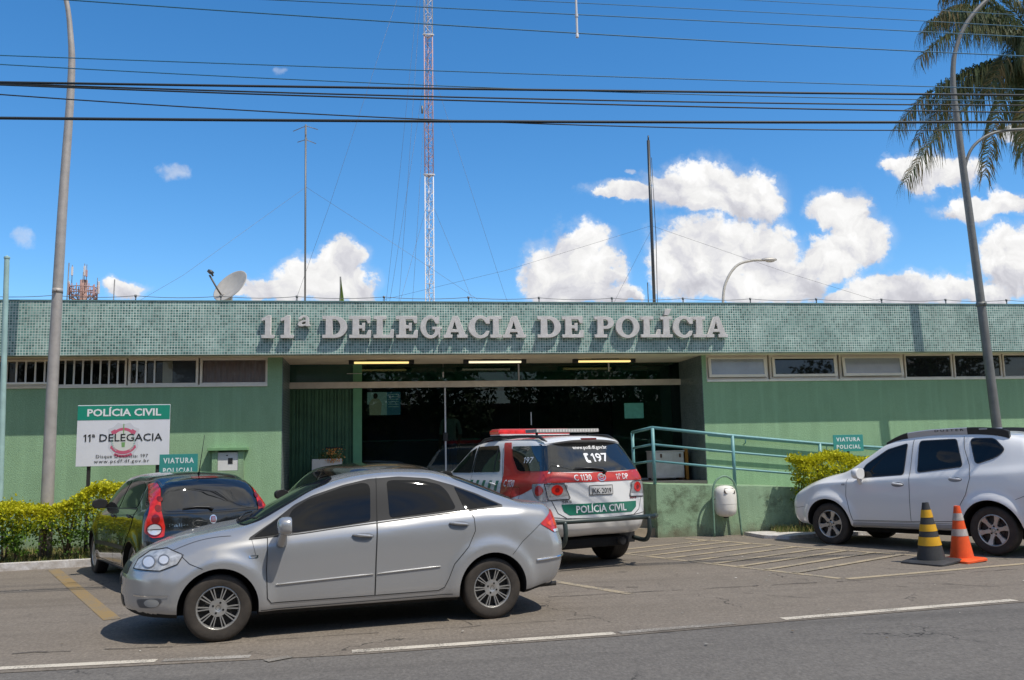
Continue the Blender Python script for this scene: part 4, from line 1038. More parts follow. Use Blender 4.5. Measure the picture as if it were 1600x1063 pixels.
    car.patch('side_repeater', roundpoly([(1.045,.752),(.955,.752),(.96,.725),(1.04,.725)], .012), sd_, CHROME, .005, .03)
    car.patch('side_repeater', roundpoly([(1.03,.747),(.97,.747),(.975,.732),(1.025,.732)], .006), sd_, CUPM, .007, .03)
    mirror(car, .72, .885, .95, SILVER, 1 if sd_ == 'y+' else -1)
# windscreen, rear window, grille, number plate
car.patch('windscreen', roundpoly([(1.08,.60),(.93,.655),(.50,.58),(.30,.53),(.22,.30),(.19,0),(.22,-.30),(.30,-.53),(.50,-.58),(.93,-.655),(1.08,-.60),(1.12,-.3),(1.13,0),(1.12,.3)], .04), 'z', WSG, .004, .05)
car.patch('rear_window', roundpoly([(-1.0,.50),(-1.62,.58),(-1.70,.40),(-1.73,0),(-1.70,-.40),(-1.62,-.58),(-1.0,-.50),(-.96,0)], .05), 'z', TINT, .004, .05)
for q in (.62, -.62):
    bmm = bm_new(); l1, n1 = car.hit('z', 1.10, q*.3+.1); l2, n2 = car.hit('z', .95, q*.9)
    tube(bmm, [l1+n1*.015, (l1+l2)/2+(n1+n2)*.02, l2+n2*.018], .009, 6); obj('wiper', bmm, RUBBER, car.root)
car.seam([(1.20,.74),(1.6,.66),(1.9,.60)], 'z', GAPM, .005, name='bonnet_gap'); car.seam([(1.20,-.74),(1.6,-.66),(1.9,-.60)], 'z', GAPM, .005, name='bonnet_gap')
car.patch('grille', roundpoly([(-.42,.60),(.42,.60),(.38,.70),(-.38,.70)], .03), 'x+', RUBBER, .005, .04)
car.patch('lower_grille', roundpoly([(-.36,.30),(.36,.30),(.34,.40),(-.34,.40)], .03), 'x+', RUBBER, .005, .04)
car.patch('number_plate', [(-.2,.47),(.2,.47),(.2,.58),(-.2,.58)], 'x+', mat('grey_plate', (.42,.42,.42), .5), .012, .05)
car.patch('number_plate', [(-.2,.73),(.2,.73),(.2,.86),(-.2,.86)], 'x-', MATS['grey_plate'], .012, .05)
bmm = bm_new(); tube(bmm, [(-1.9,.45,.24),(-2.12,.47,.25)], .025, 10); obj('exhaust', bmm, DISC, car.root)
# ---- black hatchbacks nosed into the bays
BLACK = mat('black_paint', (.010, .011, .011), .16, metal=.0, coat=1, spec=.55, coatr=.015)
DARKBROWN = mat('dark_brown_paint', (.020, .016, .013), .2, coat=1, spec=.5, coatr=.02)
def hatch(label, x, y, deg, paint, rear=True, scale=1.0):
    K = [(1.98,.22,.70,.48,.74,.58,.72,.64,.70,.68,.56),(1.75,.20,.76,.52,.79,.68,.76,.74,.73,.80,.60),(1.4,.18,.79,.55,.82,.76,.79,.84,.75,.91,.63),
      (1.05,.18,.80,.55,.825,.80,.805,.885,.765,.97,.66),(.95,.18,.80,.55,.825,.81,.805,.90,.768,.99,.675),(.7,.18,.80,.55,.825,.83,.805,.925,.768,1.13,.645),
      (.4,.18,.80,.55,.825,.85,.805,.94,.768,1.275,.605),(.15,.18,.80,.55,.825,.86,.805,.95,.768,1.355,.575),(-.3,.18,.80,.55,.825,.87,.805,.965,.765,1.385,.562),
      (-.9,.18,.80,.55,.825,.89,.805,.985,.76,1.37,.558),(-1.4,.19,.79,.55,.82,.91,.80,1.005,.75,1.33,.548),(-1.87,.22,.77,.55,.80,.93,.775,1.02,.725,1.275,.53)]
    top = [(1.98,.70),(1.8,.80),(1.4,.935),(1.1,.995),(1.0,1.02),(.7,1.19),(.4,1.345),(.15,1.42),(-.3,1.455),(-.9,1.448),(-1.4,1.41),(-1.7,1.375),(-1.87,1.355)]
    caps = dict(xf=1.98, xr=-1.87, r=.09, ymax=.825, fplan=.30, fpow=2.4, rplan=.15, rpow=3.0, wf=.9, wr=.85, top=top,
      fprof=[(.2,.06),(.3,.01),(.5,0),(.6,.03),(.7,.08),(1.0,.12)], rprof=[(.2,.10),(.4,.025),(.52,0),(.62,.01),(.75,.05),(.95,.08),(1.05,.13),(1.2,.215),(1.38,.32)])
    car = Car('black_car', label, x, y, deg, K, caps, [(1.21,.29,.33,.025),(-1.21,.29,.33,.025)], 'dark hatchbacks nosed into the bays', scale)
    car.body(paint, [(1.21,.29,.325),(-1.21,.29,.325)], WELL)
    put_wheels(car, [(1.21,.71,0),(-1.21,.71,0),(1.21,-.71,0),(-1.21,-.71,0)], .29, .175, .19, 'cap', WH)
    for sd_ in ('y+', 'y-'):
        car.patch('window', roundpoly([(.78,.955),(.70,1.05),(.38,1.24),(.10,1.33),(-.16,1.345),(-.16,.985)], .04), sd_, TINT, .005, .05)
        car.patch('window', roundpoly([(-.24,.988),(-.24,1.345),(-.80,1.335),(-1.02,1.28),(-1.12,1.13),(-1.12,1.02)], .05), sd_, TINT, .005, .05)
        d1 = car.door('front_door', [(.86,.90),(.88,.6),(.84,.27),(-.2,.27),(-.2,.98)], sd_, paint)
        d2 = car.door('rear_door', [(-.2,.27),(-.78,.28),(-.88,.45),(-1.05,.66),(-1.16,.85),(-1.18,1.0)], sd_, paint, [(-.2,.98),(-.2,.27),(-.78,.28),(-.88,.45),(-1.05,.66),(-1.16,.85),(-1.18,1.0)])
        handle(car, -.08, .87, sd_, RUBBER, d1, .18, False); handle(car, -1.0, .90, sd_, RUBBER, d2, .18, False)
        car.seam([(.80,.95),(-.2,.98),(-1.16,1.01)], sd_, RUBBER, .014, .006, name='belt_molding')
        car.seam([(.86,.48),(-.2,.50),(-.9,.51)], sd_, RUBBER, .05, .008, name='side_molding')
        mirror(car, .70, .755, .955, RUBBER, 1 if sd_ == 'y+' else -1, .82, False)
        car.patch('headlight', roundpoly([(1.86,.60),(1.70,.74),(1.45,.78),(1.52,.68),(1.7,.60)], .03), sd_, LAMPG, .006, .03)
    car.patch('windscreen', roundpoly([(1.0,.58),(.52,.53),(.24,.48),(.16,0),(.24,-.48),(.52,-.53),(1.0,-.58),(1.06,0)], .05), 'z', WSG, .004, .05)
    car.patch('rear_window', roundpoly([(.58,.985),(.505,1.33),(0,1.345),(-.505,1.33),(-.58,.985),(0,.965)], .05), 'x-', RGLASS, .005, .04)
    if not rear: return car
    for q in (1, -1):
        tl = car.patch('taillight', roundpoly([(q*a, b) for a, b in [(.545,1.325),(.60,1.31),(.69,1.08),(.765,.86),(.772,.74),(.70,.675),(.575,.685),(.56,.80),(.60,1.0),(.585,1.15)]], .03), 'x-', REDL, .010, .025)
        cc_ = [(q*.672+.075*math.cos(a*PI/12), .775+.072*math.sin(a*PI/12)) for a in range(24)]
        car.patch('reverse_lamp', cc_, 'x-', LAMPW, .016, .03, tl)
        car.seam([(p[0]*1.0, p[1]) for p in cc_], 'x-', REDD, .012, .019, tl, 'lamp_ring', True)
        car.seam([(q*.60,.775),(q*.745,.775)], 'x-', DISC, .010, .018, tl, 'lamp_bar')
        for zz, rr in ((.90,.045),(1.02,.035),(1.13,.028)):
            car.patch('lamp_lens', [(q*(.66-(zz-.9)*.28)+rr*math.cos(a*PI/8), zz+rr*1.2*math.sin(a*PI/8)) for a in range(16)], 'x-', REDD, .013, .04, tl)
        car.seam([(q*.575,.69),(q*.56,.80),(q*.60,1.0),(q*.545,1.34)], 'x-', GAPM, .007, name='tailgate_gap')
    car.patch('brake_light', roundpoly([(.17,1.362),(-.17,1.362),(-.16,1.385),(.16,1.385)], .006), 'x-', REDD, .008, .03)
    car.seam([(.78,.64),(.4,.60),(-.4,.60),(-.78,.64)], 'x-', GAPM, .008)
    car.seam([(.58,.955),(0,.945),(-.58,.955)], 'x-', GAPM, .008)
    em = car.patch('emblem', [(.045*math.cos(a*PI/10), .865+.055*math.sin(a*PI/10)) for a in range(20)], 'x-', CHROME, .010, .03)
    car.patch('emblem_face', roundpoly([(.026,.83),(.026,.90),(-.026,.90),(-.026,.83)], .008), 'x-', REDD, .013, .03, em)
    for q in (-.014, 0, .014): car.seam([(q,.837),(q,.893)], 'x-', CHROME, .005, .016, em, 'emblem_bar')
    car.text('lettering', 'Palio', 'x-', .30, .52, .80, .036, CHROME, .012, True, .009)
    bmm = bm_new(); pts = []
    for (u, v) in ((.0,.975),(.05,1.005),(.2,1.015),(.36,1.0)):
        l, n = car.hit('x-', u, v); pts.append(l+n*.025)
    tube(bmm, pts, [.018,.013,.010,.006], 8); obj('rear_wiper', bmm, RUBBER, car.root)
    car.patch('number_plate', [(.2,.70),(-.2,.70),(-.2,.83),(.2,.83)], 'x-', MATS['grey_plate'], .008, .05) if False else None
    l, n = car.hit('z', -1.22, .02); bmm = bm_new(); tube(bmm, [l, l+Vector((-.02,0,.04)), l+Vector((-.22,0,.50))], [.016,.006,.0035], 8); obj('aerial', bmm, RUBBER, car.root)
    return car
hatch('black hatchback with tall red tail lamps parked beside the yellow-green hedge', -2.90, -.66, 63.2, BLACK, True, 1.02)
hatch('dark car mostly hidden behind the silver saloon, its roof before the planter', -.36, -.10, 63.2, DARKBROWN, False, 1.06)

# ---- police four-wheel drive
WHITE = mat('white_car_paint', (.70, .695, .685), .28, coat=.8, var=.02, vscale=3, coatr=.03)
RED_D = mat('red_livery', (.46, .030, .022), .3, coat=.5)
GREEN_D = mat('green_livery', (.012, .155, .095), .35, coat=.4)
WHITE_T = mat('white_lettering', (.72, .72, .72), .5)
BLACK_T = mat('black_lettering', (.015, .015, .015), .5)
K = [(2.40,.38,.76,.70,.82,.84,.80,.90,.78,.94,.62),(2.1,.36,.80,.75,.88,.95,.85,1.01,.80,1.06,.66),(1.5,.35,.83,.80,.905,1.0,.88,1.08,.83,1.13,.70),(1.2,.35,.83,.82,.905,1.01,.89,1.10,.845,1.17,.72),
  (1.05,.35,.83,.82,.905,1.01,.89,1.105,.845,1.20,.725),(.6,.35,.83,.82,.905,1.01,.89,1.115,.845,1.47,.69),(.25,.35,.83,.82,.905,1.01,.89,1.12,.845,1.63,.668),(-.2,.35,.83,.82,.905,1.015,.89,1.125,.845,1.68,.658),
  (-.8,.35,.83,.82,.905,1.02,.89,1.13,.845,1.69,.655),(-1.5,.36,.83,.82,.905,1.03,.89,1.14,.84,1.675,.65),(-2.0,.40,.82,.82,.90,1.04,.88,1.15,.83,1.655,.64),(-2.35,.43,.80,.80,.885,1.04,.86,1.15,.81,1.64,.63)]
top = [(2.4,.95),(2.1,1.09),(1.5,1.17),(1.2,1.21),(1.05,1.25),(.6,1.53),(.25,1.69),(-.2,1.755),(-.8,1.775),(-1.5,1.765),(-2.0,1.745),(-2.35,1.73)]
caps = dict(xf=2.40, xr=-2.36, r=.10, ymax=.905, fplan=.28, fpow=2.6, rplan=.17, rpow=3.2, wf=.9, wr=.85, top=top,
  fprof=[(.35,.06),(.6,0),(.8,.01),(.95,.06),(1.2,.1)], rprof=[(.4,.09),(.52,.02),(.62,0),(.70,.01),(.85,.02),(1.08,.035),(1.18,.08),(1.4,.21),(1.62,.36),(1.75,.42)], zmap=[(0,0),(.385,.40),(.62,.665),(.80,.87),(.955,1.04),(1.195,1.295),(1.45,1.51),(1.62,1.665),(1.75,1.77),(1.9,1.92)])
car = Car('police_car', 'white police four-wheel drive with red and green livery and red roof light bar', 2.314, .351, 70.2, K, caps, [(1.375,.385,.45,.04),(-1.375,.385,.45,.04)], None, (1.002, 1.002, 1.05))
car.body(WHITE, [(1.375,.385,.45),(-1.375,.385,.45)], WELL)
put_wheels(car, [(1.375,.76,0),(-1.375,.76,0),(1.375,-.76,0),(-1.375,-.76,0)], .395, .31, .23, 'six', WH)
SUVG = mat('dark_car_glass', (.010, .012, .012), .015, spec=1.0, coat=.4, coatr=.01)
for sd_ in ('y+', 'y-'):
    fl_ = sd_ == 'y+'
    car.patch('window', roundpoly([(.92,1.165),(.70,1.33),(.42,1.52),(.15,1.605),(.12,1.17)], .03), sd_, SUVG, .006, .05)
    car.patch('window', roundpoly([(.05,1.175),(.06,1.615),(-.60,1.625),(-.74,1.50),(-.86,1.19)], .04), sd_, SUVG, .006, .05)
    car.seam([(-.66,1.185),(-.62,1.60)], sd_, RUBBER, .03, .008)
    car.seam([(.09,1.17),(.09,1.62)], sd_, RUBBER, .055, .0055, name='door_pillar')
    car.patch('livery_red', roundpoly([(-.74,1.672),(-.97,1.672),(-1.06,1.56),(-1.12,1.44),(-1.38,1.185),(-1.5,1.165),(-2.30,1.175),(-2.30,1.055),(-1.95,1.045),(-1.95,.99),(-1.7,.92),(-1.35,.845),(-1.0,.835),(-1.03,1.05),(-.98,1.2),(-.86,1.5)], .03), sd_, RED_D, .004, .05)
    car.patch('window', roundpoly([(-1.06,1.60),(-1.97,1.595),(-2.17,1.21),(-1.52,1.20),(-1.40,1.22),(-1.18,1.42)], .04), sd_, SUVG, .007, .05)
    d1 = car.door('front_door', [(.98,1.12),(1.0,.8),(.90,.44),(.07,.44),(.07,1.15)], sd_, WHITE)
    d2 = car.door('rear_door', [(.07,.44),(-.75,.45),(-.92,.62),(-1.0,.85),(-1.02,1.08),(-.92,1.25),(-.78,1.58)], sd_, WHITE, [(.07,1.15),(.07,.44),(-.75,.45),(-.92,.62),(-1.0,.85),(-1.02,1.08),(-.97,1.17)])
    for k in range(7):
        x0 = .55-k*.22; car.patch('livery_stripe', [(x0,.86),(x0-.09,.86),(x0-.15,1.07),(x0-.06,1.07)], sd_, GREEN_D, .005, .06)
    handle(car, .25, 1.01, sd_, WHITE, d1, .2, False); handle(car, -.75, 1.02, sd_, WHITE, d2, .2, False)
    car.text('lettering', 'C 1130', sd_, -1.42, -1.10, 1.00, .085, WHITE_T, .012, fl_)
    car.text('lettering', 'DF', sd_, -1.80, -1.68, .78, .075, BLACK_T, .012, fl_)
    car.seam(roundpoly([(-1.40,.81),(-1.62,.81),(-1.62,1.0),(-1.40,1.0)], .05), sd_, REDD, .006, .006, name='fuel_flap', closed=True)
    car.text('lettering', '197', sd_, -1.78, -1.52, 1.33, .10, WHITE_T, .008, fl_, .010)
    mirror(car, .82, .88, 1.15, RUBBER, 1 if sd_ == 'y+' else -1, 1.1)
    car.seam([(-1.82,.70),(-1.95,.80)], sd_, GAPM, .005)
    tl = car.patch('taillight', roundpoly([(-1.93,1.045),(-2.30,1.045),(-2.30,.85),(-2.16,.835),(-2.02,.89),(-1.95,.97)], .03), sd_, mat('grey_lamp_housing', (.30, .29, .29), .25, metal=.5, col2=(.55, .53, .53), vscale=25), .007, .03)
    car.patch('lamp_lens', [(-2.10+.075*math.cos(a*PI/10), .965+.062*math.sin(a*PI/10)) for a in range(20)], sd_, REDL, .012, .03, tl)
    rr_ = bm_new()
    rp = []
    for k in range(11):
        x_ = .30-2.2*k/10; l, n = car.hit('z', x_, .60 if fl_ else -.60); rp.append(l+Vector((0, 0, .045 if 0 < k < 10 else .0)))
    tube(rr_, rp, .022, 8); obj('roof_rail', rr_, RUBBER, car.root)
car.patch('windscreen', roundpoly([(1.12,.62),(.68,.60),(.32,.56),(.26,0),(.32,-.56),(.68,-.60),(1.12,-.62),(1.18,0)], .05), 'z', SUVG, .004, .05)
car.patch('rear_window', roundpoly([(.755,1.195),(.705,1.40),(.64,1.60),(.3,1.635),(-.3,1.635),(-.64,1.60),(-.705,1.40),(-.755,1.195),(0,1.18)], .04), 'x-', SUVG, .006, .04)
car.patch('livery_red', [(.80,1.06),(.80,1.17),(.4,1.165),(-.4,1.165),(-.80,1.17),(-.80,1.06),(0,1.055)], 'x-', RED_D, .0065, .03)
car.patch('livery_green', roundpoly([(.63,.80),(-.63,.80),(-.62,.73),(-.52,.675),(.52,.675),(.60,.72)], .01), 'x-', GREEN_D, .005, .05)
car.text('lettering', 'POLÍCIA CIVIL', 'x-', -.42, .42, .695, .082, WHITE_T, .02, True, .010)
car.text('lettering', 'C 1130', 'x-', .14, .42, 1.075, .072, WHITE_T, .015, True, .010)
car.text('lettering', '11ª DP', 'x-', -.50, -.28, 1.075, .068, WHITE_T, .012, True, .010)
car.text('lettering', 'www.pcdf.df.gov.br', 'x-', -.32, .27, 1.53, .05, WHITE_T, .012, True, .010)
car.text('lettering', '197', 'x-', -.26, .02, 1.33, .135, WHITE_T, .018, True, .010)
car.patch('phone_symbol', [(.125,1.47),(.06,1.47),(.06,1.44),(.095,1.43),(.095,1.36),(.06,1.35),(.06,1.315),(.115,1.315),(.135,1.34),(.135,1.45)], 'x-', WHITE_T, .010, .05)
em = car.seam([(-.03+.062*math.cos(a*PI/12), 1.108+.044*math.sin(a*PI/12)) for a in range(24)], 'x-', CHROME, .012, .012, None, 'emblem', True)
car.seam([(-.03+.030*math.cos(a*PI/9), 1.115+.030*math.sin(a*PI/9)) for a in range(18)], 'x-', CHROME, .008, .012, em, 'emblem_ring', True)
car.seam([(-.03+.045*math.cos(a*PI/9), 1.128+.014*math.sin(a*PI/9)) for a in range(18)], 'x-', CHROME, .008, .013, em, 'emblem_ring', True)
PLATE = mat('white_plate', (.55, .54, .52), .5)
np_ = car.patch('number_plate', roundpoly([(.20,.895),(-.20,.895),(-.20,1.015),(.20,1.015)], .015), 'x-', PLATE, .012, .05)
car.seam([(.195,.90),(-.195,.90),(-.195,1.01),(.195,1.01)], 'x-', DISC, .007, .014, np_, 'plate_edge', True)
car.text('plate_lettering', 'JKK·2019', 'x-', -.17, .17, .915, .062, BLACK_T, .012, True, .015, np_)
for q in (1, -1):
    tl = car.patch('taillight', roundpoly([(q*a, b) for a, b in [(.825,1.045),(.575,1.045),(.50,.875),(.52,.855),(.80,.855)]], .02), 'x-', MATS['grey_lamp_housing'], .009, .03)
    car.patch('lamp_lens', [(q*.675+.078*math.cos(a*PI/10), .972+.062*math.sin(a*PI/10)) for a in range(20)], 'x-', REDL, .014, .03, tl)
    car.patch('lamp_lens', [(q*.675+.03*math.cos(a*PI/8), .972+.026*math.sin(a*PI/8)) for a in range(16)], 'x-', REDD, .017, .03, tl)
    car.seam([(q*.79,.87),(q*.53,.88)], 'x-', LAMPW, .03, .013, tl, 'lamp_bar')
    car.seam([(q*a, b) for a, b in [(.825,1.045),(.575,1.045),(.50,.875),(.52,.855),(.80,.855)]], 'x-', GAPM, .008, .012, tl, 'lamp_edge', True)
    car.seam([(q*.655,1.62),(q*.72,1.2),(q*.745,1.06),(q*.76,.85),(q*.68,.70),(q*.56,.64),(0,.625)], 'x-', GAPM, .008, name='tailgate_gap')
    car.seam([(q*.56,.64),(q*.80,.66),(q*.88,.66)], 'x-', GAPM, .007, name='bumper_gap')
    # rear guard bar loops
car.text('lettering', 'SR5', 'x-', .48, .62, .815, .028, DISC, .01, True, .009)
car.text('lettering', '4x4', 'x-', -.64, -.50, .83, .026, REDD, .01, True, .009)
gb = bm_new(); tube(gb, [(-2.32,.96,.66),(-2.47,.80,.66),(-2.50,.3,.66),(-2.50,-.3,.66),(-2.47,-.80,.66),(-2.32,-.96,.66)], .033, 10)
g = obj('guard_bar', gb, mat('dark_guard_steel', (.035, .05, .045), .4), car.root)
for q in (1, -1):
    gb = bm_new(); tube(gb, cr([(-2.48,q*.70,.66),(-2.50,q*.70,.52),(-2.46,q*.70,.40),(-2.36,q*.70,.345),(-2.1,q*.70,.36)], 5), .032, 10); obj('guard_hoop', gb, MATS['dark_guard_steel'], g)
ub = bm_new(); box(ub, -2.12, -.9, -.62, .62, .26, .40, bev=.05); obj('underbody', ub, WELL, car.root)
ub = bm_new(); tube(ub, [(-2.2,-.45,.33),(-2.0,-.45,.34),(-1.2,-.45,.34)], .05, 12); obj('silencer', ub, DISC, car.root)
ub = bm_new(); tube(ub, [(-1.375,-.7,.385),(-1.375,.7,.385)], .06, 10); obj('axle', ub, DISC, car.root)
for q in (1, -1):
    ub = bm_new(); box(ub, -1.86, -1.845, q*.76-.14, q*.76+.14, .27, .48, bev=.005); obj('mud_flap', ub, RUBBER, car.root)
# spoiler, brake lamp, wiper, aerial
sp = bm_new()
for a, b in (((-.66, .66), 0),):
    sec = [(-1.60,1.76),(-1.85,1.775),(-2.03,1.748),(-2.07,1.72),(-2.04,1.70),(-1.92,1.69),(-1.70,1.685)]; rows = []
    for k in range(21):
        y_ = -.64+1.28*k/20; f_ = 1-abs(y_/.68)**4*.45; dz = -.055*(abs(y_)/.64)**2.4; rows.append([sp.verts.new((-1.60+(p[0]+1.60)*f_, y_, p[1]+dz)) for p in sec])
    for i in range(20):
        for j in range(len(sec)): sp.faces.new((rows[i][j], rows[i][(j+1) % 7], rows[i+1][(j+1) % 7], rows[i+1][j]))
    sp.faces.new(rows[0]); sp.faces.new(rows[-1][::-1])
bmesh.ops.recalc_face_normals(sp, faces=sp.faces[:]); spo = obj('spoiler', sp, WHITE, car.root, True, 50)
sub('brake_light', bxs((-2.076, -2.02, -.13, .13, 1.715, 1.74), bev=.004), REDD, spo)
bmm = bm_new(); pts = []
for (u, v) in ((-.10,1.15),(-.07,1.20),(.1,1.222),(.38,1.225)):
    l, n = car.hit('x-', u, v); pts.append(l+n*.03)
tube(bmm, pts, [.026,.018,.013,.007], 8); obj('rear_wiper', bmm, RUBBER, car.root)
# roof light bar and equipment tray
lb = bm_new(); box(lb, -.52, -.20, -.66, .66, 1.835, 1.90, bev=.02); lbo = obj('light_bar', lb, mat('red_beacon', (.55, .02, .02), .15, coat=.8, var=.3, vscale=12, emit=.12), car.root)
sub('light_bar_lid', bxs((-.50, -.22, -.63, .63, 1.901, 1.918), bev=.006), mat('pale_red', (.62, .10, .10), .2, coat=.6), lbo)
sub('light_bar_foot', bxs((-.5, -.22, -.60, -.50, 1.745, 1.834), (-.5, -.22, .50, .60, 1.745, 1.834), bev=.008), RUBBER, lbo)
sub('light_bar_band', bxs((-.526, -.196, -.64, .64, 1.822, 1.834)), WHITE_T, lbo)
tr = bm_new(); box(tr, -1.52, -1.18, -.55, .55, 1.835, 1.885, bev=.008); tro = obj('roof_tray', tr, mat('grey_tray', (.33, .31, .29), .6), car.root)
sl = bm_new()
for k in range(22): box(sl, -1.526, -1.516, -.53+k*.05, -.50+k*.05, 1.842, 1.878)
sub('tray_slats', sl, mat('tray_slat', (.5, .48, .45), .6), tro)
for q in (.45, -.45):
    bmm = bm_new(); tube(bmm, [(-1.35,q,1.835),(-1.35,q,1.74)], .02, 8); sub('tray_foot', bmm, RUBBER, tro)

# ---- white compact four-wheel drive on the right
K = [(2.23,.34,.74,.62,.80,.78,.77,.82,.75,.86,.60),(1.95,.32,.79,.66,.85,.88,.83,.93,.79,.98,.64),(1.6,.30,.82,.70,.875,.97,.855,1.01,.81,1.06,.68),(1.3,.30,.82,.72,.875,1.0,.86,1.045,.815,1.12,.70),
  (1.1,.30,.82,.72,.875,1.01,.86,1.06,.815,1.16,.715),(1.0,.30,.82,.72,.875,1.015,.86,1.067,.815,1.195,.72),(.6,.30,.82,.72,.875,1.03,.86,1.095,.815,1.42,.685),(.3,.30,.82,.72,.875,1.045,.86,1.12,.815,1.585,.66),(0,.30,.82,.72,.875,1.06,.86,1.145,.812,1.66,.645),
  (-.6,.30,.82,.73,.875,1.08,.86,1.20,.808,1.70,.64),(-1.1,.31,.82,.74,.88,1.10,.865,1.24,.80,1.695,.635),(-1.6,.33,.81,.76,.88,1.12,.86,1.26,.785,1.65,.62),(-2.15,.38,.78,.78,.86,1.14,.83,1.28,.755,1.58,.60)]
top = [(2.23,.87),(2.0,.985),(1.7,1.08),(1.37,1.155),(1.1,1.205),(.98,1.235),(.6,1.47),(.3,1.645),(0,1.725),(-.6,1.765),(-1.2,1.755),(-1.7,1.715),(-2.15,1.66)]
caps = dict(xf=2.22, xr=-2.15, r=.10, ymax=.88, fplan=.20, fpow=2.6, rplan=.16, rpow=3.2, wf=.85, wr=.8, top=top,
  fprof=[(.32,.05),(.5,0),(.66,0),(.78,.03),(.9,.09),(1.1,.14)], rprof=[(.35,.08),(.5,0),(.7,.01),(.95,.05),(1.2,.09),(1.45,.19),(1.66,.28)])
WHITE2 = mat('bright_white_paint', (.76, .755, .75), .28, coat=.8, coatr=.03)
SILL = mat('grey_sill_trim', (.36, .36, .37), .5)
car = Car('white_car', 'white compact four-wheel drive with roof rails parked behind the two traffic cones', 8.915, -.692, 60.6, K, caps, [(1.336,.345,.405,.055),(-1.336,.345,.405,.06)], None, (.992, .992, 1.025), .012)
car.body(WHITE2, [(1.336,.345,.41),(-1.336,.345,.425)], WELL)
put_wheels(car, [(1.336,.755,0),(-1.336,.755,0),(1.336,-.755,0),(-1.336,-.755,0)], .343, .22, .222, 'six', WH)
for sd_ in ('y+', 'y-'):
    fl_ = sd_ == 'y+'
    for nm, pl_, rr in (('window', [(.775,1.085),(.64,1.29),(.26,1.52),(-.07,1.605),(-.02,1.135)], .035), ('window', [(-.255,1.165),(-.275,1.635),(-.85,1.645),(-.955,1.245)], .045), ('quarter_window', [(-1.06,1.645),(-1.40,1.635),(-1.56,1.47),(-1.44,1.37),(-1.15,1.275)], .06)):
        q = roundpoly(pl_, rr); w_ = car.patch(nm, q, sd_, TINT, .006, .05); car.seam(q, sd_, RUBBER, .016, .0075, w_, 'window_seal', True)
    d1 = car.door('front_door', [(.96,1.07),(.98,.80),(.88,.42),(-.10,.43),(-.13,.9),(-.13,1.15),(-.17,1.66)], sd_, WHITE2, [(.96,1.07),(.98,.80),(.88,.42),(-.10,.43),(-.13,.9),(-.13,1.13)])
    d2 = car.door('rear_door', [(-.10,.43),(-.75,.45),(-.86,.62),(-1.0,.84),(-1.08,1.08),(-1.06,1.26),(-.98,1.50),(-.96,1.68)], sd_, WHITE2, [(-.13,1.13),(-.10,.43),(-.75,.45),(-.86,.62),(-1.0,.84),(-1.08,1.08),(-1.06,1.22)])
    handle(car, .06, .985, sd_, WHITE2, d1, .19, True); handle(car, -.86, 1.06, sd_, WHITE2, d2, .19, True)
    car.patch('sill_trim', roundpoly([(.90,.335),(-.80,.345),(-.78,.40),(.88,.39)], .01), sd_, SILL, .008, .06)
    car.seam([(.88,.405),(-.78,.415)], sd_, GAPM, .005)
    car.patch('side_repeater', roundpoly([(1.06,1.0),(.99,1.0),(.995,.97),(1.055,.97)], .01), sd_, SILL, .005, .04)
    car.seam([(1.80,.62),(1.95,.60),(2.10,.60)], sd_, GAPM, .005); car.seam([(-1.70,.78),(-1.85,.84),(-2.0,1.0),(-2.1,1.05)], sd_, GAPM, .005)
    mirror(car, .68, .845, 1.10, WHITE2, 1 if fl_ else -1, 1.05, True)
    car.patch('headlight', roundpoly([(2.02,.74),(1.93,.88),(1.72,.93),(1.66,.86),(1.80,.76)], .03), sd_, LAMPG, .006, .03) if not fl_ else None
    car.patch('taillight', roundpoly([(-1.98,1.25),(-2.12,1.25),(-2.12,.95),(-2.03,.97)], .02), sd_, REDL, .006, .03)
    sg = 1 if fl_ else -1
    def rail_piece(nm, x0, x1, m_, zoff=0):
        bmm = bm_new(); rows = []; n = 10
        for k in range(n+1):
            x_ = x0+(x1-x0)*k/n; zr_ = pchip([-1.6,-1.5,-1.0,-.5,-.05,.14,.32],[1.74,1.775,1.815,1.81,1.775,1.72,1.635])(x_); l, nn = car.hit('z', x_, .60*sg)
            h_ = max(.015, min(.07, zr_-l.z)); rows.append([bmm.verts.new(p) for p in ((x_, .625*sg, l.z-.01), (x_, .635*sg, zr_-.012), (x_, .622*sg, zr_), (x_, .585*sg, zr_), (x_, .575*sg, zr_-.012), (x_, .57*sg, l.z-.01))])
        for i in range(n):
            for j in range(6): bmm.faces.new((rows[i][j], rows[i][(j+1) % 6], rows[i+1][(j+1) % 6], rows[i+1][j]))
        bmm.faces.new(rows[0]); bmm.faces.new(rows[-1][::-1]); bmesh.ops.recalc_face_normals(bmm, faces=bmm.faces[:])
        return obj(nm, bmm, m_, car.root, True, 30)
    r0 = rail_piece('roof_rail', -.05, -1.0, mat('satin_rail', (.50, .50, .51), .35, metal=.5)); sub_ = [rail_piece('rail_end', .32, -.049, RUBBER), rail_piece('rail_end', -.999, -1.6, RUBBER)]
    for q in sub_: q.parent = r0
    vs, fs = text2d('DUSTER', -.95, -.50, 1.766, .032, .014, .5)
    if fl_: vs = [(-1.45-v[0], v[1]+.004*0) for v in vs]
    tb = bm_new(); bv = [tb.verts.new((v[0], .6375*sg, v[1])) for v in vs]
    for f in fs: tb.faces.new([bv[i] for i in f])
    facing(tb, (0, sg, 0)); obj('rail_lettering', tb, BLACK_T, r0)
    bmm = bm_new(); box(bmm, -1.30, -1.18, .634*sg if fl_ else -.64, .64 if fl_ else .634*sg, 1.77, 1.79, bev=.002); obj('rail_slot', bmm, SILL, r0)
car.patch('windscreen', roundpoly([(1.06,.60),(.62,.58),(.34,.54),(.26,0),(.34,-.54),(.62,-.58),(1.06,-.60),(1.12,0)], .05), 'z', TINT, .004, .05)
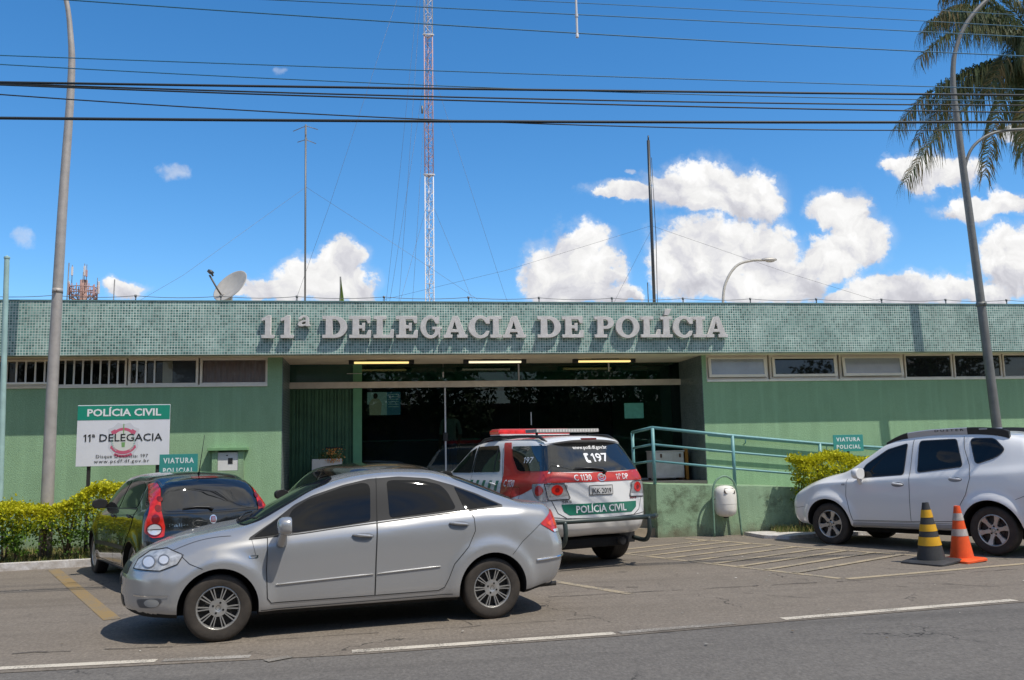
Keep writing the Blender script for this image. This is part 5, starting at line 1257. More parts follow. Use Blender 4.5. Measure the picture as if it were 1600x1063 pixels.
car.patch('rear_window', roundpoly([(.60,1.24),(.53,1.60),(-.53,1.60),(-.60,1.24)], .05), 'x-', TINT, .005, .05)
car.patch('grille', roundpoly([(-.55,.62),(.55,.62),(.5,.80),(-.5,.80)], .03), 'x+', RUBBER, .005, .04)
ub = bm_new(); box(ub, -1.9, 1.8, -.6, .6, .22, .33, bev=.04); obj('underbody', ub, WELL, car.root)
# ------------------------------------------------------------------ signs
SIGNW = mat('sign_white', (.66, .66, .70), .45, var=.03, vscale=3)
SIGNG = mat('sign_green', (.008, .235, .155), .5)
DARKPOST = mat('dark_post', (.025, .022, .02), .6)
sg = thing('police_sign', 'large white board with green heading POLÍCIA CIVIL on two posts in hedge', 'sign', (-4.39, 2.2, .07))
def spart(nm, bm, m_): return at(obj(nm, bm, m_), sg)
X0, X1, Z0, Z1 = -5.155, -3.622, 1.565, 2.622
brd = spart('board', bxs((X0, X1, 2.185, 2.215, Z0, Z1), bev=.003), SIGNW)
spart('heading_band', bxs((X0+.001, X1-.001, 2.1815, 2.1845, 2.362, Z1-.012)), SIGNG)
for x in (-4.955, -3.82): spart('post', bxs((x-.025, x+.025, 2.217, 2.27, .05, 2.5)), DARKPOST)
def stext(nm, s_, x0, x1, z, cap, m_, bold, mono=0, y=2.178):
    vs, fs = text2d(s_, x0, x1, z, cap, bold, mono); spart(nm, facing(flat(vs, fs, y), (0, -1, 0)), m_)
W_ = X1-X0
stext('heading', 'POLÍCIA CIVIL', X0+.105*W_, X0+.905*W_, 2.425, .128, WHITE_T, .028)
stext('title', '11ª DELEGACIA', X0+.075*W_, X0+.925*W_, 1.99, .125, BLACK_T, .006)
stext('hotline', 'Disque Denúncia: 197', X0+.215*W_, X0+.775*W_, 1.705, .055, BLACK_T, .004, .14)
stext('address', 'www.pcdf.df.gov.br', X0+.195*W_, X0+.79*W_, 1.620, .055, BLACK_T, .004, .2)
PINK = mat('crest_pink', (.52, .10, .17), .5); GHOST = mat('crest_grey', (.56, .56, .60), .5); LEAFT = mat('crest_leaf', (.30, .45, .42), .5); CRG = mat('crest_green', (.17, .33, .12), .5)
cxs, czs = -4.385, 2.0
def crest(nm, polys, m_, y):
    bm = bm_new()
    for p in polys:
        try: bm.faces.new([bm.verts.new((cxs+q[0], y, czs+q[1])) for q in p])
        except ValueError: pass
    spart(nm, facing(bm, (0, -1, 0)), m_)
def band(r0, r1, a0, a1, n=14, cz=0, sx=1): return [[(sx*r0*math.cos(a), cz+r0*math.sin(a)), (sx*r1*math.cos(a), cz+r1*math.sin(a)), (sx*r1*math.cos(b), cz+r1*math.sin(b)), (sx*r0*math.cos(b), cz+r0*math.sin(b))] for a, b in [(math.radians(a0+(a1-a0)*k/n), math.radians(a0+(a1-a0)*(k+1)/n)) for k in range(n)]]
shield = [(-.26,.20),(-.17,.235),(-.10,.31),(0,.28),(.10,.31),(.17,.235),(.26,.20),(.235,.05),(.25,-.12),(.15,-.27),(0,-.36),(-.15,-.27),(-.25,-.12),(-.235,.05)]
crest('crest', [shield], GHOST, 2.1835)
crest('crest', [[(.19*math.cos(a*PI/14), -.02+.21*math.sin(a*PI/14)) for a in range(28)]], mat('crest_cream', (.60, .60, .57), .5), 2.1825)
crest('crest', band(.175, .222, 38, 142), PINK, 2.1812)
crest('crest', [[(-.185,.10),(-.12,.15),(-.14,.20),(-.21,.16)], [(.185,.10),(.21,.16),(.14,.20),(.12,.15)]], PINK, 2.1817)
crest('crest', band(.20, .255, 222, 318, 14, .02), PINK, 2.1812)
crest('crest', [[(-.215,-.13),(-.14,-.18),(-.13,-.13),(-.20,-.075)], [(.215,-.13),(.20,-.075),(.13,-.13),(.14,-.18)]], PINK, 2.1817)
crest('crest', band(.25, .295, 238, 302, 10, .0), PINK, 2.1820)
lv = []
for k in range(9):
    a = math.radians(150+k*10)
    for q in (1, -1):
        c_ = (q*.185*math.cos(a), -.02+.19*math.sin(a)); lv.append([(c_[0]-.02, c_[1]), (c_[0], c_[1]+.014), (c_[0]+.02, c_[1]+.004), (c_[0], c_[1]-.012)])
crest('crest', lv, LEAFT, 2.1808)
crest('crest', [[(-.025,-.115),(.025,-.115),(.03,-.03),(-.03,-.03)], [(-.008,.12),(.008,.12),(.008,.29),(-.008,.29)]], CRG, 2.1808)
def viatura(label, x0, x1, z0, z1, y, zg):
    t = thing('parking_sign', label, 'sign', ((x0+x1)/2, y, zg), 0, 'small teal parking signs')
    w = (x1-x0)/2; a, b = z0-zg, z1-zg
    obj('plate', bxs((-w, w, -.006, .006, a, b), bev=.002), mat('teal_sign', (.035, .25, .22), .55, var=.08), t)
    obj('post', bxs((-.02, .02, .008, .045, 0, b-.06)), DARKPOST, t)
    for s_, z in (('VIATURA', .60), ('POLICIAL', .16)):
        vs, fs = text2d(s_, -w*.80, w*.80, a+(b-a)*z, (b-a)*.24, .03, .25); obj('lettering', facing(flat(vs, fs, -.0075), (0, -1, 0)), mat('stencil_white', (.66, .72, .70), .6), t)
viatura('teal stencilled parking sign standing behind the black hatchback below the white board', -3.64, -3.02, 1.36, 1.74, 1.6, .07)
viatura('teal stencilled parking sign standing over the small hedge before the ramp', 8.71, 9.33, 1.53, 1.85, 1.95, .05)

# ------------------------------------------------------------------ hedges
def hedge(name, label, prof, stems, n, seed, cols, size=(.036, .072)):
    """prof(x) -> (y0, y1, z0, z1); leaves on the shell and inside it"""
    t = thing(name, label, 'hedge', (prof['x0'], prof['y'], prof['zg'])); random.seed(seed)
    bm = bm_new(); f = prof['f']; top = prof['top']
    for k in range(n):
        x = random.uniform(prof['x0'], prof['x1']); y0, y1, z0, z1 = f(x)
        u, v = random.random(), random.random(); r = random.random()
        if r < .36: z = z1+random.gauss(-.02, .035); y = y0+(y1-y0)*u                       # crown
        elif r < .80: y = y0+abs(random.gauss(0, .05))-.02; z = z0+(z1-z0)*v**.8              # street face
        else: y = y0+(y1-y0)*u; z = z0+(z1-z0)*v
        lump = noise.noise(Vector((x*2.6, y*2.6, z*3.1)))+.5*noise.noise(Vector((x*7, y*7, z*7)))
        y += lump*.09; z += lump*.05
        hole = noise.noise(Vector((x*3.3+9, y*2, z*4.2)))
        if z < z0+(z1-z0)*.55 and hole > .10 and random.random() < .8: continue
        if z < z0 + .1 and hole > -.15: continue
        hgt = (z-z0)/(z1-z0)
        s = random.uniform(*size); d = Vector((random.gauss(0, .6), random.gauss(-.4, .6), random.gauss(.45, .6))).normalized()
        a = d*s; b = d.cross(Vector((random.uniform(-1, 1), random.uniform(-1, 1), random.uniform(-1, 1)))).normalized()*s*.34
        nn = d.cross(b).normalized()*s*.12; p = Vector((x, y, z))
        vs = [bm.verts.new(q) for q in (p, p+a*.5+b+nn, p+a, p+a*.5-b+nn)]
        fc = bm.faces.new(vs); young = hgt+random.gauss(0, .12)+lump*.25
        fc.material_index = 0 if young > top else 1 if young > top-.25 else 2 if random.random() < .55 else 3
    at(obj('foliage', bm, cols), t)
    sb = bm_new()
    for k in range(stems):
        x = prof['x0']+(prof['x1']-prof['x0'])*(k+random.random())/stems; y0, y1, z0, z1 = f(x); y = (y0+y1)/2+random.uniform(-.15, .1)
        for q in range(3):
            tube(sb, cr([(x, y, prof['zg']-.02), (x+random.uniform(-.06, .06), y+random.uniform(-.06, .06), .3), (x+random.uniform(-.18, .18), y+random.uniform(-.2, .2), z1-.12)], 3), [.018]*3+[.013]*3+[.006], 5, False)
    at(obj('stems', sb, mat('hedge_stem', (.10, .075, .045), .9, var=.3)), t)
    return t
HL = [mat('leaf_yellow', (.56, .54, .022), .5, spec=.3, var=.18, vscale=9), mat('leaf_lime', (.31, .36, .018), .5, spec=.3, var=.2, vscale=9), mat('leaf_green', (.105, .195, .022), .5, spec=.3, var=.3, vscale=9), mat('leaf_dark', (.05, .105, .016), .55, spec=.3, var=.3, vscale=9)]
for m_ in HL:   # thin leaves let some light through
    t_ = NT(m_.node_tree); b_ = t_.n['Principled BSDF']; tl_ = t_.new('ShaderNodeBsdfTranslucent'); mx_ = t_.new('ShaderNodeMixShader'); mx_.inputs[0].default_value = .30
    src = b_.inputs['Base Color'].links[0].from_socket; t_.l.new(src, tl_.inputs[0]); t_.l.new(b_.outputs[0], mx_.inputs[1]); t_.l.new(tl_.outputs[0], mx_.inputs[2]); t_.l.new(mx_.outputs[0], t_.n['Material Output'].inputs[0])
def fL(x):
    y = 1.13+(x+4.5)*.18+.12; z1 = .93+.035*math.sin(x*5)
    if x > -5.05: z1 += .30*min(1, (x+5.05)/.5)
    return y, y+.72, .22, z1
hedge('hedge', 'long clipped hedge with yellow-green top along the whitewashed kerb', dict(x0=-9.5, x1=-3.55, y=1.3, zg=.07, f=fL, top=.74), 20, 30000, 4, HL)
def fR(x):
    z1 = 1.43+.05*math.sin(x*6)-.10*max(0, x-8.6)
    return 1.72-.06*min(1, (x-7.75)*4), 2.14, .32 if x > 7.95 else .45, z1
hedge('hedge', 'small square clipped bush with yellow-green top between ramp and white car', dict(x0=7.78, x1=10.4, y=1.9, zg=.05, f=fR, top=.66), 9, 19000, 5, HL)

# ------------------------------------------------------------------ litter bin, cones
PALE_GREEN = mat('pale_green_pipe', (.14, .24, .17), .55, var=.2, vscale=20)
bn_ = thing('litter_bin', 'round white litter bin hanging in a green pipe hoop before the ramp', 'bin', (6.48, 2.0, 0), math.radians(8))
b_ = bm_new(); tube(b_, cr([(-.265, 0, 0), (-.262, 0, .4), (-.258, 0, .80), (-.20, 0, 1.0), (-.09, 0, 1.095), (.0, 0, 1.115), (.09, 0, 1.095), (.20, 0, 1.0), (.258, 0, .80), (.285, .0, .4), (.315, 0, 0)], 5), .019, 10); obj('hoop', b_, PALE_GREEN, bn_)
ENAM = mat('white_bin_plastic', (.78, .76, .71), .5, var=.05, col2=(.66, .62, .55), vscale=4)
b_ = bm_new(); lathe(b_, [(.03, .36), (.12, .375), (.185, .42), (.205, .50), (.207, .60)], 32); obj('bucket', b_, ENAM, bn_)
b_ = bm_new(); lathe(b_, [(.21, .602), (.212, .70), (.208, .80), (.19, .87), (.14, .92), (.07, .94), (.0, .945)], 32); lid = obj('lid', b_, ENAM, bn_)
b_ = bm_new(); pts = roundpoly([(-.125, .80), (.125, .80), (.10, .90), (-.10, .90)], .04); vv = []
for (u, v) in pts:
    r_ = .2165 if v < .81 else .2165-(v-.80)*.45; vv.append(b_.verts.new((u, -math.sqrt(max(.0, r_*r_-u*u))-.004, v)))
b_.faces.new(vv); facing(b_, (0, -1, 0)); obj('opening', b_, mat('bin_dark', (.05, .035, .025), .8), lid)
b_ = bm_new(); tube(b_, [(-.255, 0, .70), (-.20, 0, .70)], .012, 8); obj('pivot', b_, PALE_GREEN, bn_)
b_ = bm_new(); tube(b_, [(.262, 0, .70), (.20, 0, .70)], .012, 8); obj('pivot', b_, PALE_GREEN, bn_)
b_ = bm_new(); lathe(b_, [(.02, .35), (.05, .34), (.05, .36)], 12); obj('drain_plug', b_, RUBBER, bn_)
def cone(name, label, x, y, rz, H, rb, rt, bands, base, bm_mat, tilt=0, bw=.33):
    t = thing(name, label, 'traffic cone', (x, y, 0), rz, 'traffic cones'); t.rotation_euler = (0, tilt, rz)
    b_ = bm_new(); pts = roundpoly([(-bw, -bw), (bw, -bw), (bw, bw), (-bw, bw)], .06, 4)
    lo = [b_.verts.new((p[0], p[1], .004+.008*abs(math.sin(i)))) for i, p in enumerate(pts)]; mi = [b_.verts.new((p[0], p[1], .035)) for p in pts]; up = [b_.verts.new((p[0]*.93, p[1]*.93, .048)) for p in pts]
    inr = [b_.verts.new(((rb+.03)*math.cos(math.atan2(p[1], p[0])), (rb+.03)*math.sin(math.atan2(p[1], p[0])), .06)) for p in pts]
    for A, B in ((lo, mi), (mi, up), (up, inr)):
        for i in range(len(A)): b_.faces.new((A[i], A[(i+1) % len(A)], B[(i+1) % len(A)], B[i]))
    b_.faces.new(lo[::-1]); b_.faces.new(inr); obj('base', b_, base, t, True, 40)
    for (z0, z1, m_, sw) in bands:
        b_ = bm_new(); r = lambda z: rb+(rt-rb)*z; lathe(b_, [(r(z0)+sw, .058+z0*(H-.06)), (r((z0+z1)/2)+sw, .058+(z0+z1)/2*(H-.06)), (r(z1)+sw, .058+z1*(H-.06))], 36)
        if z1 > .99: lathe(b_, [(rt+sw, .058+H-.06), (rt*.7, .058+H-.058), (rt*.6, H-.06)], 36)
        obj('band', b_, m_, t)
    return t
CK = mat('cone_black', (.035, .035, .036), .6, var=.25, vscale=9); CY = mat('cone_yellow', (.62, .33, .010), .5, var=.12, vscale=7); CO = mat('cone_orange', (.72, .085, .012), .5, var=.14, vscale=7); CG = mat('cone_reflector', (.40, .36, .34), .4, var=.2, vscale=12)
cone('traffic_cone', 'taller black and yellow banded traffic cone on the asphalt', 7.565, -2.64, .5, .83, .185, .042, [(0,.25,CK,0),(.25,.40,CY,.004),(.40,.50,CK,0),(.50,.62,CY,.004),(.62,.74,CK,0),(.74,.875,CY,.004),(.875,1,CK,0)], CK, CK, -.05, .30)
cone('traffic_cone', 'orange traffic cone with grey reflective bands beside the black and yellow one', 8.06, -2.60, .35, .765, .155, .040, [(0,.42,CO,0),(.42,.555,CG,.003),(.555,.72,CO,0),(.72,.86,CG,.003),(.86,1,CO,0)], CO, CO, -.03, .24)

# ------------------------------------------------------------------ poles and lamps
STEEL = mat('galvanised_pole', (.36, .33, .305), .6, metal=.25, var=.14, vscale=6)
def street_lamp(name, label, pts, radii, loc, m_=STEEL, clamp=None, arm=None, head=None):
    t = thing(name, label, 'lamp post', loc); b_ = bm_new(); tube(b_, pts, radii, 14); at(obj('pole', b_, m_), t)
    if clamp: 
        for z, x, y, r in clamp: b_ = bm_new(); tube(b_, [(x, y, z-.04), (x, y, z+.04)], r+.012, 14); tube(b_, [(x, y-r, z), (x+.01, y-r-.06, z)], .02, 6); at(obj('clamp', b_, m_), t)
    if arm: b_ = bm_new(); tube(b_, arm[0], arm[1], 10); at(obj('arm', b_, m_), t)
    if head:
        (p, d, s) = head; d = Vector(d).normalized(); b_ = bm_new(); ellipsoid(b_, (0, 0, 0), (.34*s, .13*s, .10*s), 20, 10, (2, -.35, 1))
        M_ = Matrix.Translation(Vector(p)+d*.30*s) @ d.to_track_quat('X', 'Z').to_matrix().to_4x4(); bmesh.ops.transform(b_, matrix=M_, verts=b_.verts[:]); hd = at(obj('lamp_head', b_, mat('lamp_head_grey', (.40, .38, .35), .5, metal=.3), smooth=True) if False else obj('lamp_head', b_, mat('lamp_head_grey', (.40, .38, .35), .5, metal=.3), None, True), t)
        b_ = bm_new(); ellipsoid(b_, (.06*s, 0, -.035*s), (.2*s, .10*s, .07*s), 16, 8, (2, 0, -1)); bmesh.ops.transform(b_, matrix=M_, verts=b_.verts[:]); at(obj('lamp_glass', b_, mat('lamp_bowl', (.45, .44, .40), .15), None, True), t)
    return t
def curve_pts(P, sub=5): return cr(P, sub)
pl_ = curve_pts([(-5.42, 1.7, 0), (-5.42, 1.7, 3), (-5.385, 1.7, 6), (-5.335, 1.7, 8.2), (-5.36, 1.66, 9.1), (-5.50, 1.6, 9.95), (-5.9, 1.45, 10.6), (-6.6, 1.2, 11.0), (-7.4, .9, 11.1)])
n_ = len(pl_); street_lamp('street_lamp', 'tall bent steel lamp post rising from the left hedge beside the white board', pl_, [.105-(.105-.042)*min(1, i/(n_*.55)) for i in range(n_)], (-5.42, 1.7, 0), clamp=[(4.55, -5.405, 1.7, .075)], head=((-7.4, .9, 11.1), (-.95, -.3, .03), 1))
pr_ = curve_pts([(12.44, 2.13, 0.00), (12.36, 2.13, 2.02), (12.23, 2.13, 5.14), (12.11, 2.13, 7.84), (12.07, 2.13, 9.19), (12.21, 2.11, 10.02), (12.58, 2.04, 10.70), (13.26, 1.97, 11.27), (14.25, 1.87, 11.58)])
n_ = len(pr_); street_lamp('street_lamp', 'steel lamp post with a curved side arm rising behind the white car', pr_, [.105-(.105-.045)*min(1, i/(n_*.6)) for i in range(n_)], (12.44, 2.13, 0.00), mat('dark_galvanised_pole', (.165, .165, .158), .6, metal=.25, var=.14, vscale=6),
  clamp=[(4.46, 12.26, 2.13, .085)], arm=(curve_pts([(12.13, 2.13, 7.07), (12.21, 2.13, 7.48), (12.43, 2.11, 7.86), (12.90, 2.08, 8.13), (13.62, 2.02, 8.21), (14.14, 1.97, 8.17)]), .032), head=((14.25, 1.87, 11.58), (.95, -.2, .03), 1))
street_lamp('street_lamp', 'distant curved street lamp showing above the roof behind the police station', curve_pts([(14.0, 20, 0), (14.02, 20, 6), (14.05, 20, 7.8), (14.28, 20, 8.6), (14.75, 20, 9.18), (15.4, 20, 9.38), (15.82, 20, 9.40)]), .055, (14, 20, 0), mat('pale_pole', (.42, .40, .36), .6, var=.1), head=((15.80, 20, 9.40), (1, -.1, .02), 1.05))
b_ = bm_new(); tube(b_, [(-6.25, 2.0, 0), (-6.30, 2.0, 2.5), (-6.355, 2.0, 5.17)], [.055, .05, .042], 12); lathe(b_, [(.05, 5.17), (.05, 5.2), (.0, 5.23)], 12, 'z', (-6.355, 2.0, 0))
fp = obj('flagpole', b_, mat('pale_teal_pole', (.30, .44, .42), .55, var=.12, vscale=5), None, True); tag(fp, 'pale teal bare pole at the left edge before the building', 'pole')
# masts and aerials behind the roof
GREYM = mat('aerial_grey', (.15, .15, .15), .5, metal=.4)
def mast(name, label, cat, x, y, z1, lean, r, extras, m_=GREYM, z0=4.3):
    t = thing(name, label, cat, (x, y, z0)); b_ = bm_new(); tube(b_, [(x, y, z0), (x+lean*.5, y, (z0+z1)/2), (x+lean, y, z1)], r, 8); at(obj('pole', b_, m_), t)
    for nm, pts, rr in extras: b_ = bm_new(); tube(b_, pts, rr, 6); at(obj(nm, b_, m_), t)
    return t
mast('aerial_mast', 'thin aerial mast with small crossed dipoles above the roof, left of the tower', 'aerial', -1.615, 6, 9.29, -.02, .022,
  [('dipole', [(-1.92, 6, 9.12), (-1.63, 6, 9.26), (-1.36, 6, 9.18)], .009), ('dipole', [(-1.82, 6, 8.86), (-1.63, 6, 8.93), (-1.40, 6, 8.84)], .009), ('dipole', [(-1.63, 5.7, 9.0), (-1.63, 6.3, 9.05)], .008), ('guy_wire', [(-1.62, 6, 7.8), (-4.1, 5.2, 5.55), (-5.3, 4.7, 4.62)], .003), ('guy_wire', [(-1.62, 6, 7.8), (.6, 6, 6.35), (2.3, 6, 5.2)], .003)])
mast('aerial_mast', 'dark aerial mast with a white tip and guy wires, right of the tower', 'aerial', 6.875, 7, 9.55, .03, .042,
  [('tip', [(6.905, 7, 9.55), (6.91, 7, 9.68)], .02), ('cable', [(6.97, 7, 9.1), (7.0, 7, 7), (6.96, 7, 5.2)], .008), ('guy_wire', [(6.89, 7, 7.3), (3.0, 6, 5.9), (.1, 5, 5.0)], .003), ('guy_wire', [(6.89, 7, 7.3), (10, 6, 5.9), (12.6, 5.2, 4.85)], .003), ('guy_wire', [(6.89, 7, 7.2), (5.7, 6, 5.4), (5.2, 5.4, 4.65)], .003), ('stub', [(6.6, 6.6, 4.3), (6.6, 6.6, 5.75)], .012)], mat('dark_mast', (.045, .05, .055), .4, metal=.3))
# lattice tower
TW, TR = mat('tower_white', (.62, .60, .60), .6), mat('tower_red', (.46, .29, .28), .7)
tw = thing('lattice_tower', 'tall thin guyed lattice radio tower in white and faded red sections', 'tower', (2.32, 25, 0))
s_ = .19
def leg_c(z): return Vector((2.305+.0042*(z-8)*1.0, 25, z))
offs = [Vector((-s_, -.1, 0)), Vector((s_, -.1, 0)), Vector((0, .22, 0))]
for z0, z1, m_ in ((0, 14.33, TW), (14.33, 21.05, TR), (21.05, 27.5, TW)):
    b_ = bm_new()
    for o_ in offs: tube(b_, [leg_c(z0)+o_, leg_c(z1)+o_], .026, 6)
    n = int((z1-z0)/.42); dz = (z1-z0)/n
    for k in range(n):
        za, zb = z0+k*dz, z0+(k+1)*dz
        for i in range(3):
            A, B = offs[i], offs[(i+1) % 3]
            tube(b_, [leg_c(za)+(A if k % 2 else B), leg_c(zb)+(B if k % 2 else A)], .012, 4); tube(b_, [leg_c(za)+A, leg_c(za)+B], .010, 4)
    sec_ = at(obj('tower_section', b_, m_), tw)
    b_ = bm_new(); 
    for i in range(3): tube(b_, [leg_c(z1)+offs[i]*1.25-Vector((0, 0, .03)), leg_c(z1)+offs[(i+1) % 3]*1.25-Vector((0, 0, .03))], .035, 6)
    at(obj('joint_ring', b_, TW if m_ is TR else TW), tw)
b_ = bm_new(); tube(b_, [leg_c(17.2)+Vector((-.30, -.1, 0)), leg_c(17.55)+Vector((-.30, -.1, 0))], .05, 8); at(obj('junction_box', b_, GREYM), tw)
for (a, zt) in (((-.6, 30), 27.3), ((.25, 22), 27.3), ((-.9, 26), 20), ((.9, 24), 20), ((-1.4, 22), 13.3), ((7.5, 23), 13.3), ((-6.5, 26), 27.3), ((9.6, 30), 20)):
    b_ = bm_new(); tube(b_, [(2.33, 25, zt), ((2.33+a[0])/2, (25+a[1])/2, zt*.48), (a[0], a[1], 0)], .006, 4); at(obj('guy_wire', b_, GREYM), tw)
# cell tower head far behind on the left
RUST = mat('rusty_red_steel', (.33, .20, .17), .8, var=.3, vscale=2)
ctw = thing('cell_tower', 'distant rust-red ring platform of white phone antennas above the roof', 'tower', (-23.3, 60, 0))
b_ = bm_new(); tube(b_, [(-23.3, 60, 0), (-23.3, 60, 16.2)], .30, 8); at(obj('shaft', b_, RUST), ctw)
b_ = bm_new()
for z in (14.75, 15.1, 15.55): tube(b_, [(-23.3+1.02*math.cos(a*PI/10), 60+1.02*math.sin(a*PI/10), z) for a in range(21)], .045, 5)
for k in range(14):
    a = 2*PI*k/14; p = (-23.3+1.02*math.cos(a), 60+1.02*math.sin(a)); tube(b_, [(*p, 14.6), (*p, 15.8)], .04, 5)
    tube(b_, [(*p, 14.7), (-23.3+1.02*math.cos(a+.45), 60+1.02*math.sin(a+.45), 15.5)], .03, 4); tube(b_, [(*p, 14.75), (-23.3, 60, 14.2)], .04, 4)
at(obj('platform', b_, RUST), ctw)
for (dx, z0, z1, dy, m_) in ((-1.12, 15.2, 16.1, 0, 'tower_white'), (1.15, 15.1, 16.1, 0, 'tower_white'), (-.72, 16.45, 17.15, -.6, 'tower_white'), (-.05, 16.6, 17.4, .2, 'tower_white'), (.30, 16.4, 16.95, -.4, 'tower_red'), (-1.0, 14.9, 15.9, -.5, 'tower_red'), (.95, 14.9, 15.7, -.6, 'tower_red')):
    b_ = bm_new(); box(b_, -23.3+dx-.075, -23.3+dx+.075, 60+dy-.05, 60+dy+.05, z0, z1, bev=.02); at(obj('antenna_panel', b_, MATS[m_]), ctw)
for (dx, dy, z0, z1) in ((-.72, -.6, 15.5, 17.3), (-.05, .2, 15.5, 17.6), (.30, -.4, 15.5, 17.4), (1.02, 0, 15.5, 16.4), (.02, -.3, 15, 16.8)):
    b_ = bm_new(); tube(b_, [(-23.3+dx, 60+dy, z0), (-23.3+dx, 60+dy, z1)], .03, 5); at(obj('rod', b_, GREYM), ctw)
for (x, y, z1, lb_) in ((-7.35, 8, 6.4, 'short thin whip aerial on the roof beside the left pole'), (-6.3, 8, 6.0, 'thinnest short whip aerial on the roof left of the lamp post')):
    b_ = bm_new(); tube(b_, [(x, y, 4.3), (x+.03, y, z1)], .014, 5); tag(obj('whip_aerial', b_, GREYM), lb_, 'aerial')
# satellite dish
DISHM = mat('dish_grey', (.40, .375, .34), .6, var=.14, vscale=5)
ds = thing('satellite_dish', 'grey satellite dish with feed arm standing on the roof edge', 'satellite dish', (-3.0, 3.8, 4.3))
nrm = Vector((-.58, -.74, .60)).normalized(); ctr = Vector((-2.86, 3.8, 5.02)); M_ = Matrix.Translation(ctr) @ nrm.to_track_quat('Z', 'Y').to_matrix().to_4x4()
b_ = bm_new(); pf = [(.0, 0), (.1, .004), (.2, .018), (.3, .042), (.38, .070), (.395, .072), (.395, .060), (.3, .028), (.2, .004), (.1, -.01), (0, -.014)]
lathe(b_, pf, 40); bmesh.ops.transform(b_, matrix=M_, verts=b_.verts[:]); at(obj('reflector', b_, DISHM), ds)
b_ = bm_new(); tube(b_, [(-3.02, 3.78, 4.80), (-3.13, 3.70, 4.98), (-3.27, 3.62, 5.24)], .018, 8); at(obj('feed_arm', b_, mat('dish_arm', (.10, .085, .07), .6), ), ds)
b_ = bm_new(); tube(b_, [(-3.20, 3.62, 5.27), (-3.25, 3.62, 5.30), (-3.30, 3.62, 5.33)], [.035, .045, .03], 10); tube(b_, [(-3.20, 3.63, 5.22), (-3.24, 3.62, 5.29)], .02, 8); at(obj('feed_horn', b_, mat('feed_dark', (.05, .05, .05), .4)), ds)
b_ = bm_new(); tube(b_, [(-2.97, 3.82, 4.3), (-2.97, 3.82, 4.80)], .032, 10); at(obj('stand', b_, GREYM), ds)
b_ = bm_new(); box(b_, -3.04, -2.86, 3.76, 3.90, 4.76, 4.90, bev=.02); at(obj('bracket', b_, DISHM), ds)
# folded flag
fg = thing('flag', 'green and yellow flag hanging folded on a pole behind the roof edge', 'flag', (-.95, 9, 4.3))
b_ = bm_new(); tube(b_, [(-.95, 9, 4.3), (-.96, 9, 6.32)], .018, 8); at(obj('pole', b_, GREYM), fg)
b_ = bm_new(); rows = []
for k in range(15):
    t = k/14; z = 6.26-1.15*t; w = .02+.22*t; rows.append([b_.verts.new((-.955-.06*t*1.2+w*j/6*1.05, 9.0+.05*math.sin(j*2.1+t*3)*(.4+t), z-.06*math.sin(j*1.3))) for j in range(7)])
for i in range(14):
    for j in range(6): b_.faces.new((rows[i][j], rows[i][j+1], rows[i+1][j+1], rows[i+1][j])).smooth = True
at(obj('cloth', b_, mat('flag_green', (.03, .17, .06), .8, col2=(.22, .24, .03), vscale=3.0)), fg)
# wire fence along the roof edge
wf = thing('roof_wire', 'low strand of wire on short pins along the roof edge', 'fence', (3, 3.1, 4.625))
px = [-13.4, -11.9, -10.4, -8.9, -7.45, -5.945, -4.5, -2.957, -1.54, .124, 1.787, 3.209, 4.72, 6.229, 7.692, 9.162, 10.652, 12.149, 13.604, 15.1, 16.6, 18.1]
for x in px:
    b_ = bm_new(); tube(b_, [(x, 3.1, 4.6), (x+.005, 3.1, 4.72)], .012, 6); tube(b_, [(x, 3.1, 4.70), (x, 3.1, 4.745)], .022, 8); at(obj('pin', b_, GREYM), wf)
b_ = bm_new(); wp = []
for a, c in zip(px[:-1], px[1:]):
    for k in range(6): t = k/6; wp.append((a+(c-a)*t, 3.1, 4.725-.035*4*t*(1-t)))
wp.append((px[-1], 3.1, 4.725)); tube(b_, wp, .006, 5); at(obj('wire', b_, GREYM), wf)
